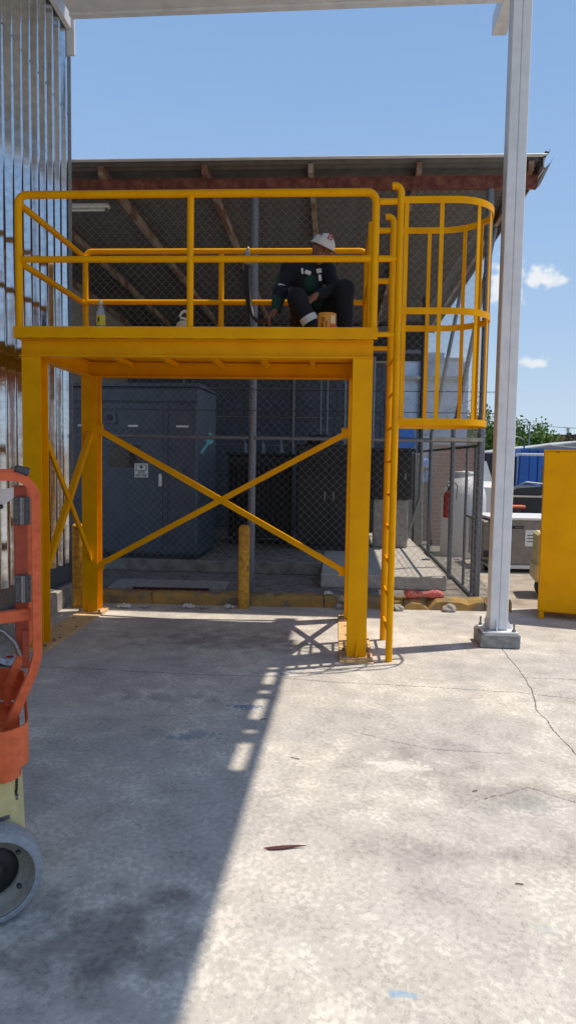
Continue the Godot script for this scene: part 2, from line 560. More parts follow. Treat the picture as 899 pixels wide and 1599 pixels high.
func yard_textures() -> Array:
	# 8 x 8 m of cast concrete, x from -4 to 4 and z from -8 to 0
	var n := 2048
	var big := noise_bytes(0.006, 3, 4)
	var mid := noise_bytes(0.035, 5, 5)
	var fine := noise_bytes(0.11, 8, 4, 2048)
	var cell := noise_bytes(0.022, 21, 5)
	var speck := noise_bytes(0.42, 31, 2, 2048)
	var mark := PackedFloat32Array()       # stains: minus is darker, plus is paler
	mark.resize(n * n)
	var px := func(x: float, z: float) -> Vector2: return Vector2((x + 4.0) / 8.0 * n, (z + 8.0) / 8.0 * n)
	# dark oily patches: x, z, radius x, radius z, depth
	for s in [[-0.62, -2.2, 0.42, 0.26, -0.22], [-0.45, -2.42, 0.2, 0.1, -0.16], [-0.9, -2.45, 0.2, 0.12, -0.18], [-0.75, -4.6, 0.35, 0.16, -0.14], [-0.55, -6.05, 0.9, 0.35, -0.16], [0.75, -5.6, 0.5, 0.14, -0.06], [1.0, -3.3, 0.4, 0.2, -0.09], [1.3, -2.7, 0.5, 0.22, -0.08], [0.55, -2.75, 0.35, 0.15, -0.08], [1.75, -4.6, 0.16, 0.1, -0.12], [0.6, -3.7, 0.6, 0.25, -0.06]]:
		var c: Vector2 = px.call(s[0], s[1])
		var rx: float = s[2] / 8.0 * n
		var rz: float = s[3] / 8.0 * n
		for y in range(maxi(0, int(c.y - rz * 1.5)), mini(n, int(c.y + rz * 1.5))):
			for x in range(maxi(0, int(c.x - rx * 1.5)), mini(n, int(c.x + rx * 1.5))):
				var i := y * n + x
				var e := Vector2((x - c.x) / rx, (y - c.y) / rz).length() + (mid[i] - 128) / 260.0 + (cell[i] - 128) / 420.0
				mark[i] += float(s[4]) * smoothstep(1.2, 0.1, e)
	var ra := PackedByteArray()
	ra.resize(n * n * 3)
	var hb := PackedByteArray()
	hb.resize(n * n)
	for i in n * n:
		var b := (big[i] - 128) / 128.0
		var m := (mid[i] - 128) / 128.0
		var f := (fine[i] - 128) / 128.0
		var s := (speck[i] - 128) / 128.0
		var l := b * 0.075 + m * 0.05 + f * 0.048 + s * 0.05
		var wear := m * 0.6 + f * 0.55 + b * 0.5       # where the skin of the concrete has worn off, paler and rougher
		if wear > 0.26: l += minf((wear - 0.26) * 0.3, 0.04)
		var flake := (cell[i] - 128) / 128.0 + f * 0.55 + s * 0.25 + b * 0.25      # flaked and trowelled patches with an edge of their own
		if flake > 0.3: l += minf((flake - 0.3) * 0.5, 0.045)
		elif flake < -0.34: l -= minf((-0.34 - flake) * 0.45, 0.05)
		var pit := f + s * 0.8 + m * 0.3
		if pit < -0.92: l -= 0.08
		l += mark[i]
		var k := 1.0 + l
		var j := i * 3
		ra[j] = clampi(int(194.0 * k), 20, 240)
		ra[j + 1] = clampi(int(189.0 * k), 20, 240)
		ra[j + 2] = clampi(int((181.0 - b * 4.0) * k), 20, 240)
		hb[i] = clampi(int(128.0 + f * 26.0 + s * 16.0 + m * 14.0), 0, 255)
	var im := Image.create_from_data(n, n, false, Image.FORMAT_RGB8, ra)
	var hi := Image.create_from_data(n, n, false, Image.FORMAT_L8, hb)
	var rng := RandomNumberGenerator.new()
	rng.seed = 5
	# cracks and joints
	for cr in [[[[-3.9, -5.42], [-1.75, -5.2], [-0.81, -5.09], [-0.12, -5.05], [0.32, -4.95], [0.93, -4.88], [1.63, -4.78], [1.98, -4.66], [3.9, -4.4]], 0.72, 0.9], [[[1.86, -6.0], [1.81, -5.42], [1.77, -5.07], [1.7, -4.67], [1.64, -4.45], [1.61, -4.1], [1.6, -3.72], [1.66, -3.2], [1.6, -2.4], [1.7, -1.2]], 0.78, 1.3], [[[1.74, -5.13], [2.15, -5.09], [3.5, -5.0]], 0.7, 1.0], [[[0.45, -4.0], [0.8, -3.8], [1.25, -3.75]], 0.85, 0.8], [[[-0.78, -2.97], [-0.68, -2.99], [-0.6, -2.92]], 0.8, 0.4], [[[0.9, -3.2], [1.2, -3.35], [1.5, -3.1]], 0.85, 0.7], [[[-2.0, -6.4], [-1.0, -6.15], [0.2, -6.0]], 0.8, 0.8]]:
		var pts: Array = cr[0]
		var wob := Vector2.ZERO
		for k in pts.size() - 1:
			var a: Vector2 = px.call(pts[k][0], pts[k][1])
			var b: Vector2 = px.call(pts[k + 1][0], pts[k + 1][1])
			var steps := int(a.distance_to(b))
			for q in steps:
				wob = wob * 0.97 + Vector2(rng.randf_range(-0.45, 0.45), rng.randf_range(-0.45, 0.45))
				if rng.randf() < 0.06: continue
				var p := a.lerp(b, float(q) / steps) + wob
				var r := int(round(float(cr[2]) * rng.randf_range(0.2, 1.0)))
				for oy in range(-r, r + 1):
					for ox in range(0, r + 1):
						var x := int(p.x) + ox
						var y := int(p.y) + oy
						if x < 0 or y < 0 or x >= n or y >= n: continue
						var c := im.get_pixel(x, y)
						im.set_pixel(x, y, Color(c.r * cr[1], c.g * cr[1], c.b * cr[1]))
						hi.set_pixel(x, y, Color(0.2, 0.2, 0.2))
	# spilled paint: x, z, radius x, radius z, colour, cover
	for s in [[-0.26, -4.42, 0.09, 0.04, sc(92, 120, 156), 0.6], [-0.5, -3.94, 0.12, 0.05, sc(104, 122, 148), 0.3], [-0.62, -3.9, 0.06, 0.03, sc(104, 122, 148), 0.25], [-0.12, -5.15, 0.12, 0.05, sc(100, 120, 150), 0.4], [0.38, -1.99, 0.045, 0.012, sc(140, 170, 200), 0.6], [0.34, -2.0, 0.03, 0.008, sc(140, 170, 200), 0.5], [0.62, -3.57, 0.1, 0.06, sc(228, 225, 216), 0.7], [0.52, -3.6, 0.06, 0.02, sc(226, 222, 214), 0.55], [0.46, -3.61, 0.04, 0.018, sc(230, 226, 216), 0.7], [-1.32, -4.28, 0.2, 0.05, sc(206, 204, 198), 0.55], [-1.48, -4.22, 0.1, 0.03, sc(212, 210, 204), 0.6], [-1.2, -4.34, 0.08, 0.05, sc(206, 204, 198), 0.5], [0.02, -2.2, 0.05, 0.02, sc(206, 204, 198), 0.4], [0.3, -2.35, 0.03, 0.015, sc(226, 222, 212), 0.6], [0.92, -2.3, 0.05, 0.02, sc(170, 186, 190), 0.3], [-0.05, -3.05, 0.02, 0.01, sc(220, 220, 216), 0.6], [1.15, -3.15, 0.16, 0.07, sc(150, 154, 150), 0.35], [0.05, -5.1, 0.03, 0.02, sc(232, 230, 224), 0.9]]:
		var c: Vector2 = px.call(s[0], s[1])
		var rx: float = s[2] / 8.0 * n
		var rz: float = s[3] / 8.0 * n
		for y in range(int(c.y - rz * 1.6), int(c.y + rz * 1.6)):
			for x in range(int(c.x - rx * 1.6), int(c.x + rx * 1.6)):
				var i := y * n + x
				var e := Vector2((x - c.x) / rx, (y - c.y) / rz).length() + (mid[i] - 128) / 120.0 + (fine[i] - 128) / 110.0 + (speck[i] - 128) / 300.0
				var a := smoothstep(1.0, 0.75, e) * float(s[5])
				if a > 0.01: im.set_pixel(x, y, im.get_pixel(x, y).lerp(s[4], a))
	hi.convert(Image.FORMAT_RGBA8)
	hi.bump_map_to_normal_map(2.2)
	return [ImageTexture.create_from_image(im), ImageTexture.create_from_image(hi)]

func make_ground() -> void:
	var g := MB.new()
	g.quad(Vector3(-400, -0.012, 200), Vector3(400, -0.012, 200), Vector3(400, -0.012, -600), Vector3(-400, -0.012, -600), Vector3.UP)
	setting("ground", g, M.dirt)
	var t := yard_textures()
	var m := StandardMaterial3D.new()
	m.albedo_texture = t[0]
	m.normal_enabled = true
	m.normal_texture = t[1]
	m.normal_scale = 0.8
	m.roughness = 0.88
	M.yard = m
	var y := MB.new()
	var xs := [-12.0, -4.0, 4.0, 12.0]
	var us := [1.0, 0.0, 1.0, 0.0]
	var zs := [-7.62, 0.0, 8.0, 16.0]
	var vs := [0.0475, 1.0, 0.0, 1.0]
	for a in 3:
		for b in 3:
			var p := [Vector3(xs[a], 0, zs[b]), Vector3(xs[a + 1], 0, zs[b]), Vector3(xs[a + 1], 0, zs[b + 1]), Vector3(xs[a], 0, zs[b + 1])]
			var q := [Vector2(us[a], vs[b]), Vector2(us[a + 1], vs[b]), Vector2(us[a + 1], vs[b + 1]), Vector2(us[a], vs[b + 1])]
			for k in [[0, 1, 2], [0, 2, 3]]:
				for i in k:
					y.v.append(p[i]); y.n.append(Vector3.UP); y.uv.append(q[i])
	setting("concrete_yard", y, m)
	# the floor behind the kerb and the raised pad on it
	var f := MB.new()
	f.extrude(PackedVector2Array([Vector2(-3.5, -7.72), Vector2(2.38, -7.56), Vector2(3.6, -17.5), Vector2(-5.5, -18.5)]), Transform3D(Basis(Vector3(1, 0, 0), Vector3(0, 0, 1), Vector3(0, -1, 0)), Vector3(0, 0.03, 0)), 0.12)
	setting("shed_floor", f, M.floor)
	var pad := MB.new()
	pad.span(Vector3(-1.75, 0.031, -5.6), Vector3(-0.22, 0.2, -0.62), 0.012)
	var po := setting("concrete_pad", pad, M.concrete_pale)
	var pad2 := MB.new()
	pad2.span(Vector3(-6.1, 0.031, -5.6), Vector3(-1.76, 0.2, -1.5), 0.012)
	var p2 := setting("concrete_pad", pad2, M.floor)
	p2.position = SHED_AT
	p2.rotation.y = SHED_TURN
	po.position = Vector3(2.12, 0, -7.78)
	po.rotation.y = SHED_TURN
	# kerb of cast lengths along the shed
	var kerb := Node3D.new()
	kerb.name = "kerb"
	add_child(kerb)
	kerb.set_meta("kind", "structure")
	var rng := RandomNumberGenerator.new()
	rng.seed = 4
	var x := -3.3
	while x < 2.3:
		var l := minf(rng.randf_range(0.75, 1.0), 2.42 - x)
		var s := MB.new()
		var steps := 10
		var rows := []
		for k in steps + 1:
			var xx := x + 0.004 + (l - 0.008) * k / steps
			var z := -7.5 + 0.028 * xx
			var chip := rng.randf_range(0.0, 0.012) + (0.03 if rng.randf() < 0.12 else 0.0)
			if absf(xx - 1.35) < 0.22: chip += rng.randf_range(0.02, 0.06)
			if absf(xx - 0.65) < 0.15: chip += rng.randf_range(0.01, 0.05)
			rows.append([Vector3(xx, -0.02, z + 0.004), Vector3(xx, 0.095 - chip, z), Vector3(xx, 0.125 - chip * 0.8, z - 0.03 - chip), Vector3(xx, 0.125 - chip * 0.2, z - 0.16), Vector3(xx, -0.02, z - 0.165)])
		for k in steps:
			for q in 4:
				s.face([rows[k][q], rows[k + 1][q], rows[k + 1][q + 1], rows[k][q + 1]], [Vector3(0, 0, 1), Vector3(0, 1, 1), Vector3.UP, Vector3(0, 0, -1)][q])
		for e in [0, steps]:
			s.face(rows[e], Vector3(-1 if e == 0 else 1, 0, 0))
		part("kerb_stone", s, M.yellow_kerb, kerb)
		x += l

# ---- the open shed ------------------------------------------------------------------------------------------

const SHED_AT := Vector3(2.12, 0.0, -7.78)
const SHED_TURN := -0.066

func make_shed() -> void:
	var t := thing("open_shed", "open shed with rusty front beam and corrugated roof behind the chain-link fence", "shed", SHED_AT, SHED_TURN)
	# posts
	for p in [[-2.54, 0.0, 4.525, 0.042, "pipe"], [0.0, 0.0, 4.525, 0.04, "pipe"], [-4.95, 0.0, 4.525, 0.042, "pipe"], [-0.02, -5.4, 4.6, 0.042, "dark_pipe"], [-2.54, -7.4, 4.4, 0.042, "pipe"], [-4.95, -7.4, 4.4, 0.042, "pipe"]]:
		part("post", MB.new().rod(Vector3(p[0], 0.031, p[1]), Vector3(p[0], p[2], p[1]), p[3], 12), M[p[4]], t)
	# side posts that lean out to the eaves above the fence
	for p in [[-0.06, -1.5], [-0.05, -3.7]]:
		part("leaning_post", MB.new().tube([Vector3(p[0], 0.031, p[1]), Vector3(p[0], 2.05, p[1]), Vector3(p[0] + 0.04, 2.2, p[1]), Vector3(p[0] + 0.44, 4.6, p[1])], 0.031, 12), M.pipe, t)
	# front beam: a rusty channel
	var bp := PackedVector2Array([Vector2(0, 0), Vector2(0.06, 0), Vector2(0.06, 0.008), Vector2(0.009, 0.012), Vector2(0.009, 0.118), Vector2(0.06, 0.122), Vector2(0.06, 0.13), Vector2(0, 0.13)])
	var bx := Transform3D(Basis(Vector3(0, 0, -1), Vector3(0, 1, 0), Vector3(1, 0, 0)), Vector3(-6.3, 4.525, 0.045))
	part("front_beam", MB.new().extrude(bp, bx, 6.78), M.rust, t)
	part("back_beam", MB.new().span(Vector3(-6.3, 4.34, -7.5), Vector3(0.45, 4.46, -7.42)), M.pipe, t)
	# rafters over the beams, falling a little to the back
	for x in [0.38, -0.78, -1.93, -3.08, -4.22, -5.3, -6.2]:
		part("rafter", MB.new().bar(Vector3(x, 4.705, 0.16), Vector3(x, 4.485, -8.0), 0.055, 0.1), M.rafter, t)
	part("verge_angle", MB.new().bar(Vector3(0.5, 4.72, 0.18), Vector3(0.5, 4.50, -8.05), 0.012, 0.13), M.roof_zinc, t)
	# roofing sheets, waves along the front, laid in courses
	var courses := 7
	for k in courses:
		var z0 := 0.2 - 8.4 * k / courses
		var deep := 8.4 / courses + 0.08
		var prof := PackedVector2Array()
		var steps := int(deep / 0.0125)
		for q in steps + 1:
			var d := deep * q / steps
			prof.append(Vector2(d, 0.018 * sin(TAU * d / 0.11)))
		var y := 4.778 - 0.0269 * (0.2 - z0) + (0.004 if k % 2 else 0.0)
		var bas := Basis(Vector3(0, -0.0269, -1).normalized(), Vector3(0, 1, -0.0269).normalized(), Vector3(1, 0, 0))
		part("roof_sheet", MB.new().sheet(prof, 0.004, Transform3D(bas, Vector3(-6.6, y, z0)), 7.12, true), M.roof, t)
	part("roof_lip", MB.new().rod(Vector3(-6.6, 4.79, 0.215), Vector3(0.52, 4.79, 0.215), 0.014, 8), M.roof_zinc, t)  # pale lip added to give the roof edge its sunlit line
	# unseen left wall added to darken the inside; cladding above the back wall
	part("added_side_wall", MB.new().span(Vector3(-6.35, 0.031, -8.0), Vector3(-6.25, 4.5, -0.1)), M.concrete, t)
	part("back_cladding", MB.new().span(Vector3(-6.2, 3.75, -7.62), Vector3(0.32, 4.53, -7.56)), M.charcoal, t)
	part("back_girt", MB.new().span(Vector3(-6.2, 3.9, -7.55), Vector3(0.3, 3.98, -7.5)), M.pipe, t)
	# the long strip of light fittings
	var lamp := thing("tube_light_fitting", "white fluorescent batten fitting under the shed roof beside the corrugated wall", "light fitting", SHED_AT, SHED_TURN)
	part("housing", MB.new().bar(Vector3(-5.9, 4.60, -0.62), Vector3(-4.38, 4.60, -0.62), 0.09, 0.05, Vector3.UP, 0.008), M.plastic, lamp)
	part("tube", MB.new().rod(Vector3(-5.85, 4.555, -0.62), Vector3(-4.43, 4.555, -0.62), 0.014), M.label_white, lamp)
	for x in [-5.87, -4.41]:
		part("end_cap", MB.new().box(Vector3(x, 4.558, -0.62), Vector3(0.025, 0.045, 0.045)), M.steel, lamp)
	for x in [-5.7, -4.6]:
		part("hanger", MB.new().rod(Vector3(x, 4.62, -0.62), Vector3(x, 4.76, -0.62), 0.006, 6), M.steel, lamp)
	# broken gutter end at the corner
	var gut := thing("broken_gutter", "torn piece of sheet metal sticking up at the shed roof corner", "gutter", SHED_AT, SHED_TURN)
	part("channel", MB.new().sheet(PackedVector2Array([Vector2(0, 0.07), Vector2(0.012, 0.012), Vector2(0.06, 0.0), Vector2(0.11, 0.05), Vector2(0.135, 0.1)]), 0.006, Transform3D(Basis(Vector3(1, 0, 0.1).normalized(), Vector3(0, 1, 0), Vector3(-0.1, 0, 1).normalized()), Vector3(0.51, 4.665, -0.4)), 0.6), M.roof, gut)
	part("torn_flap", MB.new().sheet(PackedVector2Array([Vector2(0, 0), Vector2(0.03, 0.03), Vector2(0.035, 0.07), Vector2(0.075, 0.06), Vector2(0.09, 0.09)]), 0.006, Transform3D(Basis(Vector3(1, 0, 0), Vector3(0, 1, 0), Vector3(0, 0, 1)), Vector3(0.47, 4.765, 0.06)), 0.14), M.roof, gut)

# ---- the corrugated wall on the left ------------------------------------------------------------------------

func make_left_wall() -> void:
	# local: x towards the yard, z runs along the wall from its far end to the viewer
	var t := thing("corrugated_wall", "tall shiny corrugated metal wall on a low concrete plinth beside the platform", "wall", Vector3(-2.43, 0, -7.78), -0.045)
	var pitch := 0.19
	for k in 9:
		var prof := PackedVector2Array()
		for q in 6:
			var s := q * pitch
			for e in [[0.0, 0.0], [0.032, 0.0], [0.046, 0.006], [0.08, 0.04], [0.095, 0.046], [0.122, 0.046], [0.137, 0.04], [0.171, 0.006]]:
				prof.append(Vector2(s + e[0], e[1]))
		prof.append(Vector2(6 * pitch, 0.0))
		# sheet profile lies along z, its height towards +x, swept up
		var bas := Basis(Vector3(0, 0, 1), Vector3(1, 0, 0), Vector3(0, 1, 0))
		part("wall_sheet", MB.new().sheet(prof, 0.003, Transform3D(bas, Vector3(0.0015 * (k % 2), 0.42, 6 * pitch * k)), 5.9, true), M.galv, t)
	part("base_flashing", MB.new().span(Vector3(-0.05, 0.2, -0.01), Vector3(-0.012, 0.62, 10.3)), M.galv_dull, t)
	part("sill_angle", MB.new().span(Vector3(-0.012, 0.2, -0.01), Vector3(0.05, 0.212, 10.3)), M.galv_dull, t)
	part("plinth", MB.new().span(Vector3(-0.3, -0.02, -0.2), Vector3(0.12, 0.2, 10.4), 0.012), M.concrete, t)
	part("corner_trim", MB.new().span(Vector3(-0.1, 0.2, -0.012), Vector3(0.048, 6.3, -0.006)), M.galv_dull, t)
	# the wall's thickness behind the sheets
	part("back_sheet", MB.new().span(Vector3(-0.16, 0.2, -0.004), Vector3(-0.12, 6.4, 10.3)), M.roof, t)
	part("eave_strut", MB.new().span(Vector3(0.05, 6.03, 0.12), Vector3(0.1, 6.28, 10.3)), M.white, t)
	part("end_plate", MB.new().span(Vector3(0.05, 5.78, 0.08), Vector3(0.13, 6.28, 0.118)), M.white, t)
	var sc0: MeshInstance3D = null
	var rng := RandomNumberGenerator.new()
	rng.seed = 8
	for y in [1.3, 2.6, 3.9, 5.2]:
		for k in 16:
			var xf := Transform3D(Basis(), Vector3(0.044, y + rng.randf_range(-0.01, 0.01), pitch * k + 0.107))
			if sc0 == null:
				sc0 = part("screw", MB.new().rod(Vector3(-0.002, 0, 0), Vector3(0.006, 0, 0), 0.008, 6), M.dark_pipe, t)
				sc0.transform = xf
			else:
				copy_part(sc0, xf, t)

# ---- the white frame and canopy overhead --------------------------------------------------------------------

func make_steel_frame() -> void:
	# local origin at the column, x to the right, z to the viewer
	var t := thing("steel_frame", "white steel column on a grey footing carrying the canopy beams overhead", "steel frame", Vector3(1.855, 0, -6.09), -0.085)
	# column of two channels welded into a box
	var col := part("column", MB.new().box(Vector3(-0.0395, 3.07, 0), Vector3(0.077, 5.856, 0.155), Basis(), 0.006), M.white, t)
	part("column_half", MB.new().box(Vector3(0.0395, 3.07, 0), Vector3(0.077, 5.854, 0.153), Basis(), 0.006), M.white, col)
	part("footing", MB.new().box(Vector3(0, 0.06, 0.0), Vector3(0.34, 0.125, 0.33), Basis(), 0.01), M.concrete_grey, t)
	part("base_plate", MB.new().box(Vector3(0, 0.132, 0), Vector3(0.3, 0.016, 0.3), Basis(), 0.002), M.white, t)
	for p in [[-0.12, 0.12], [0.12, 0.12], [-0.12, -0.12], [0.12, -0.12]]:
		var b := part("anchor_bolt", MB.new().rod(Vector3(p[0], 0.14, p[1]), Vector3(p[0], 0.215, p[1]), 0.009, 8), M.steel, t)
		part("nut", MB.new().rod(Vector3(p[0], 0.14, p[1]), Vector3(p[0], 0.157, p[1]), 0.018, 6), M.steel, b)
	for s in [-1.0, 1.0]:
		part("stiffener", MB.new().extrude(PackedVector2Array([Vector2(0, 0), Vector2(0.055 , 0), Vector2(0, 0.1)]), Transform3D(Basis(Vector3(s, 0, 0), Vector3.UP, Vector3(0, 0, 1)), Vector3(s * 0.079, 0.14, -0.004)), 0.008), M.white, t)
	part("stiffener", MB.new().extrude(PackedVector2Array([Vector2(0, 0), Vector2(0.055, 0), Vector2(0, 0.1)]), Transform3D(Basis(Vector3(0, 0, 1), Vector3.UP, Vector3(-1, 0, 0)), Vector3(-0.02, 0.14, 0.0785)), 0.008), M.white, t)
	# beam across, seen from below
	part("cross_beam", MB.new().span(Vector3(-4.22, 6.03, -0.95), Vector3(0.038, 6.2, -0.7), 0.004), M.white, t)
	part("cross_beam_flange", MB.new().span(Vector3(-4.22, 6.0, -1.0), Vector3(0.038, 6.028, -0.93)), M.white, t)
	# beam along the open side; it runs past the column to the back
	part("edge_beam", MB.new().span(Vector3(-0.08, 6.0, -0.69), Vector3(0.107, 6.2, 5.6), 0.006), M.white, t)
	part("beam_end", MB.new().span(Vector3(0.04, 6.0, -1.53), Vector3(0.195, 6.2, -0.7), 0.006), M.white, t)
	# outer trim held off the beam by tabs, with light between
	part("edge_trim", MB.new().span(Vector3(0.178, 6.0, -0.69), Vector3(0.242, 6.03, 5.6)), M.white, t)
	for z in [[-0.69, 0.15], [0.55, 0.70], [0.745, 0.87], [1.23, 1.41], [1.445, 1.6], [1.94, 5.6]]:
		part("trim_tab", MB.new().span(Vector3(0.108, 6.004, z[0]), Vector3(0.177, 6.02, z[1])), M.white, t)
	# purlins and roofing
	for k in 5:
		part("purlin", MB.new().span(Vector3(-4.3, 6.205, -0.6 + k * 1.5), Vector3(0.1, 6.3, -0.54 + k * 1.5)), M.white, t)
	for k in 4:
		var prof := PackedVector2Array()
		for q in 4:
			for e in [[0.0, 0.0], [0.28, 0.0], [0.31, 0.03], [0.36, 0.03], [0.39, 0.0]]:
				prof.append(Vector2(q * 0.39 + e[0], e[1]))
		part("roof_sheet", MB.new().sheet(prof, 0.003, Transform3D(Basis(Vector3(0, 0, 1), Vector3(0, 1, 0), Vector3(-1, 0, 0)), Vector3(0.12, 6.31 + 0.003 * (k % 2), -1.05 + k * 1.53)), 4.6), M.roof_zinc, t)

# ---- the yellow work platform -------------------------------------------------------------------------------

func hpoly(w: float, d: float, tf: float, tw: float) -> PackedVector2Array:
	var a := w * 0.5
	var b := d * 0.5
	return PackedVector2Array([Vector2(-a, -b), Vector2(a, -b), Vector2(a, -b + tf), Vector2(tw * 0.5, -b + tf), Vector2(tw * 0.5, b - tf), Vector2(a, b - tf), Vector2(a, b), Vector2(-a, b), Vector2(-a, b - tf), Vector2(-tw * 0.5, b - tf), Vector2(-tw * 0.5, -b + tf), Vector2(-a, -b + tf)])

func make_platform() -> void:
	var t := thing("work_platform", "yellow steel work platform with guard rails, cross braces and a caged ladder", "work platform", Vector3(-2.1586, 0, -5.6768), -0.063)
	var W := 2.797
	var D := 1.506
	var Y: Material = M.yellow
	var up := Transform3D(Basis(Vector3(1, 0, 0), Vector3(0, 0, -1), Vector3(0, 1, 0)), Vector3.ZERO)
	var hp := hpoly(0.155, 0.15, 0.011, 0.009)
	var cx := [0.085, W - 0.07]
	var cz := [-0.085, -D + 0.085]
	for x in cx:
		for z in cz:
			var xf := up
			xf.origin = Vector3(x, 0.022, z)
			var col := part("column", MB.new().extrude(hp, xf, 2.364), Y, t)
			part("base_plate", MB.new().box(Vector3(x, 0.02, z), Vector3(0.26, 0.014, 0.24), Basis(), 0.002), M.yellow_dusty, col)
			part("stiffener", MB.new().extrude(PackedVector2Array([Vector2(0, 0), Vector2(0.045, 0), Vector2(0, 0.14)]), Transform3D(Basis(Vector3(0, 0, 1), Vector3.UP, Vector3(-1, 0, 0)), Vector3(x + 0.004, 0.0275, z + 0.0755)), 0.008), Y, col)
			for p in [[-0.1, 0.09], [0.1, 0.09], [-0.1, -0.09], [0.1, -0.09]]:
				part("bolt", MB.new().rod(Vector3(x + p[0], 0.027, z + p[1]), Vector3(x + p[0], 0.05, z + p[1]), 0.012, 6), M.steel, col)
	# ground plates tying each pair of columns
	for x in cx:
		var wide := 0.27
		part("ground_plate", MB.new().span(Vector3(x - wide * 0.5, 0.001, -D - 0.02), Vector3(x + wide * 0.5, 0.0125, 0.1), 0.002), M.yellow_dusty, t)
		for z in [-0.35, -0.75, -1.1]:
			for s in [-0.07, 0.08]:
				part("bolt_hole", MB.new().rod(Vector3(x + s, 0.012, z), Vector3(x + s, 0.0165, z), 0.012, 6), M.dark_pipe, t)
	# frame beams
	var bp := hpoly(0.1, 0.138, 0.01, 0.008)
	for z in [-0.05, -D + 0.05]:
		part("beam", MB.new().extrude(bp, Transform3D(Basis(Vector3(0, 0, 1), Vector3(0, 1, 0), Vector3(-1, 0, 0)), Vector3(W + 0.008, 2.456, z)), W + 0.016), Y, t)
	for x in [0.055, W - 0.047]:
		part("beam", MB.new().extrude(bp, Transform3D(Basis(Vector3(1, 0, 0), Vector3(0, 1, 0), Vector3(0, 0, 1)), Vector3(x, 2.456, -D + 0.102)), D - 0.204), Y, t)
	for k in 5:
		var x := 0.055 + (W - 0.1) * (k + 1) / 6.0
		part("joist", MB.new().span(Vector3(x - 0.022, 2.478, -D + 0.102), Vector3(x + 0.022, 2.524, -0.102)), Y, t)
	for k in 11:
		part("packer", MB.new().span(Vector3(0.12 + k * 0.255, 2.527, -0.045), Vector3(0.22 + k * 0.255, 2.541, 0.0)), Y, t)
	part("deck_plate", MB.new().span(Vector3(0.0, 2.543, -D), Vector3(W, 2.551, 0.0)), Y, t)
	for z in [0.031, -D - 0.031]:
		part("toe_board", MB.new().box(Vector3(W * 0.5, 2.571, z), Vector3(W + 0.07, 0.09, 0.007)), Y, t)
	for x in [-0.031]:
		part("toe_board", MB.new().box(Vector3(x, 2.571, -D * 0.5), Vector3(0.007, 0.09, D + 0.05)), Y, t)
	part("toe_board", MB.new().box(Vector3(W + 0.031, 2.571, -D * 0.5 - 0.35), Vector3(0.007, 0.09, D - 0.65)), Y, t)
	# guard rails
	var r := 0.03
	var top := 3.634
	var midy := 3.14
	var bend := 0.07
	var fp := [Vector3(0, 2.552, 0)]
	fp.append_array(arc(Vector3(bend, top - bend, 0), Vector3(-1, 0, 0), Vector3.UP, bend, 0.0, PI / 2, 5))
	fp.append_array(arc(Vector3(W - bend, top - bend, 0), Vector3.UP, Vector3(1, 0, 0), bend, 0.0, PI / 2, 5))
	fp.append(Vector3(W, 2.552, 0))
	part("front_rail", MB.new().tube(fp, r, 14), Y, t)
	var bk := []
	for p in fp: bk.append(p + Vector3(0, 0, -D))
	part("back_rail", MB.new().tube(bk, r * 0.92, 14), Y, t)
	for z in [0.0, -D]:
		part("mid_rail", MB.new().rod(Vector3(0.028, midy, z), Vector3(W - 0.028, midy, z), 0.026, 12), Y, t)
		part("rail_post", MB.new().rod(Vector3(W * 0.49, 2.552, z), Vector3(W * 0.49, top - 0.028, z), 0.027, 12), Y, t)
	part("side_rail", MB.new().rod(Vector3(0, top - 0.06, -0.02), Vector3(0, top - 0.06, -D + 0.02), 0.027, 12), Y, t)
	part("side_rail", MB.new().rod(Vector3(0, midy - 0.02, -0.028), Vector3(0, midy - 0.02, -D + 0.028), 0.027, 12), Y, t)
	var gz := -0.68
	part("rail_post", MB.new().rod(Vector3(W, 2.552, gz), Vector3(W, top, gz), 0.028, 12), Y, t)
	for y in [top - 0.06, midy]:
		part("side_rail", MB.new().rod(Vector3(W, y, gz - 0.02), Vector3(W, y, -D + 0.02), 0.026, 12), Y, t)
	# flat cross braces with welded gussets
	var ang := PackedVector2Array([Vector2(-0.028, 0), Vector2(0.028, 0), Vector2(0.028, 0.007), Vector2(-0.020, 0.007), Vector2(-0.020, 0.05), Vector2(-0.028, 0.05)])
	var brace := func(a: Vector3, b: Vector3, out: Vector3) -> void:
		var z := (b - a).normalized()
		var x := z.cross(out).normalized()
		part("cross_brace", MB.new().extrude(ang, Transform3D(Basis(x, -out, z), a), a.distance_to(b)), Y, t)
	var zb: float = cz[1] + 0.06
	for g in [[cx[0] + 0.10, 1.86], [cx[0] + 0.10, 0.50], [cx[1] - 0.10, 1.86], [cx[1] - 0.10, 0.50]]:
		part("gusset", MB.new().box(Vector3(g[0], g[1], zb - 0.012), Vector3(0.075, 0.1, 0.008)), Y, t)
	brace.call(Vector3(cx[0] + 0.07, 1.87, zb), Vector3(cx[1] - 0.07, 0.49, zb), Vector3(0, 0, 1))
	brace.call(Vector3(cx[0] + 0.07, 0.49, zb + 0.009), Vector3(cx[1] - 0.07, 1.87, zb + 0.009), Vector3(0, 0, 1))
	for s in [[cx[0] + 0.03, 1.0], [cx[1] + 0.03, 1.0]]:
		brace.call(Vector3(s[0], 1.82, cz[0] - 0.078), Vector3(s[0], 0.56, cz[1] + 0.078), Vector3(1, 0, 0))
		brace.call(Vector3(s[0] + 0.009, 0.56, cz[0] - 0.078), Vector3(s[0] + 0.009, 1.82, cz[1] + 0.078), Vector3(1, 0, 0))
	# ladder on the right side
	var lx := 2.985
	var lad := Node3D.new()
	lad.name = "ladder"
	t.add_child(lad)
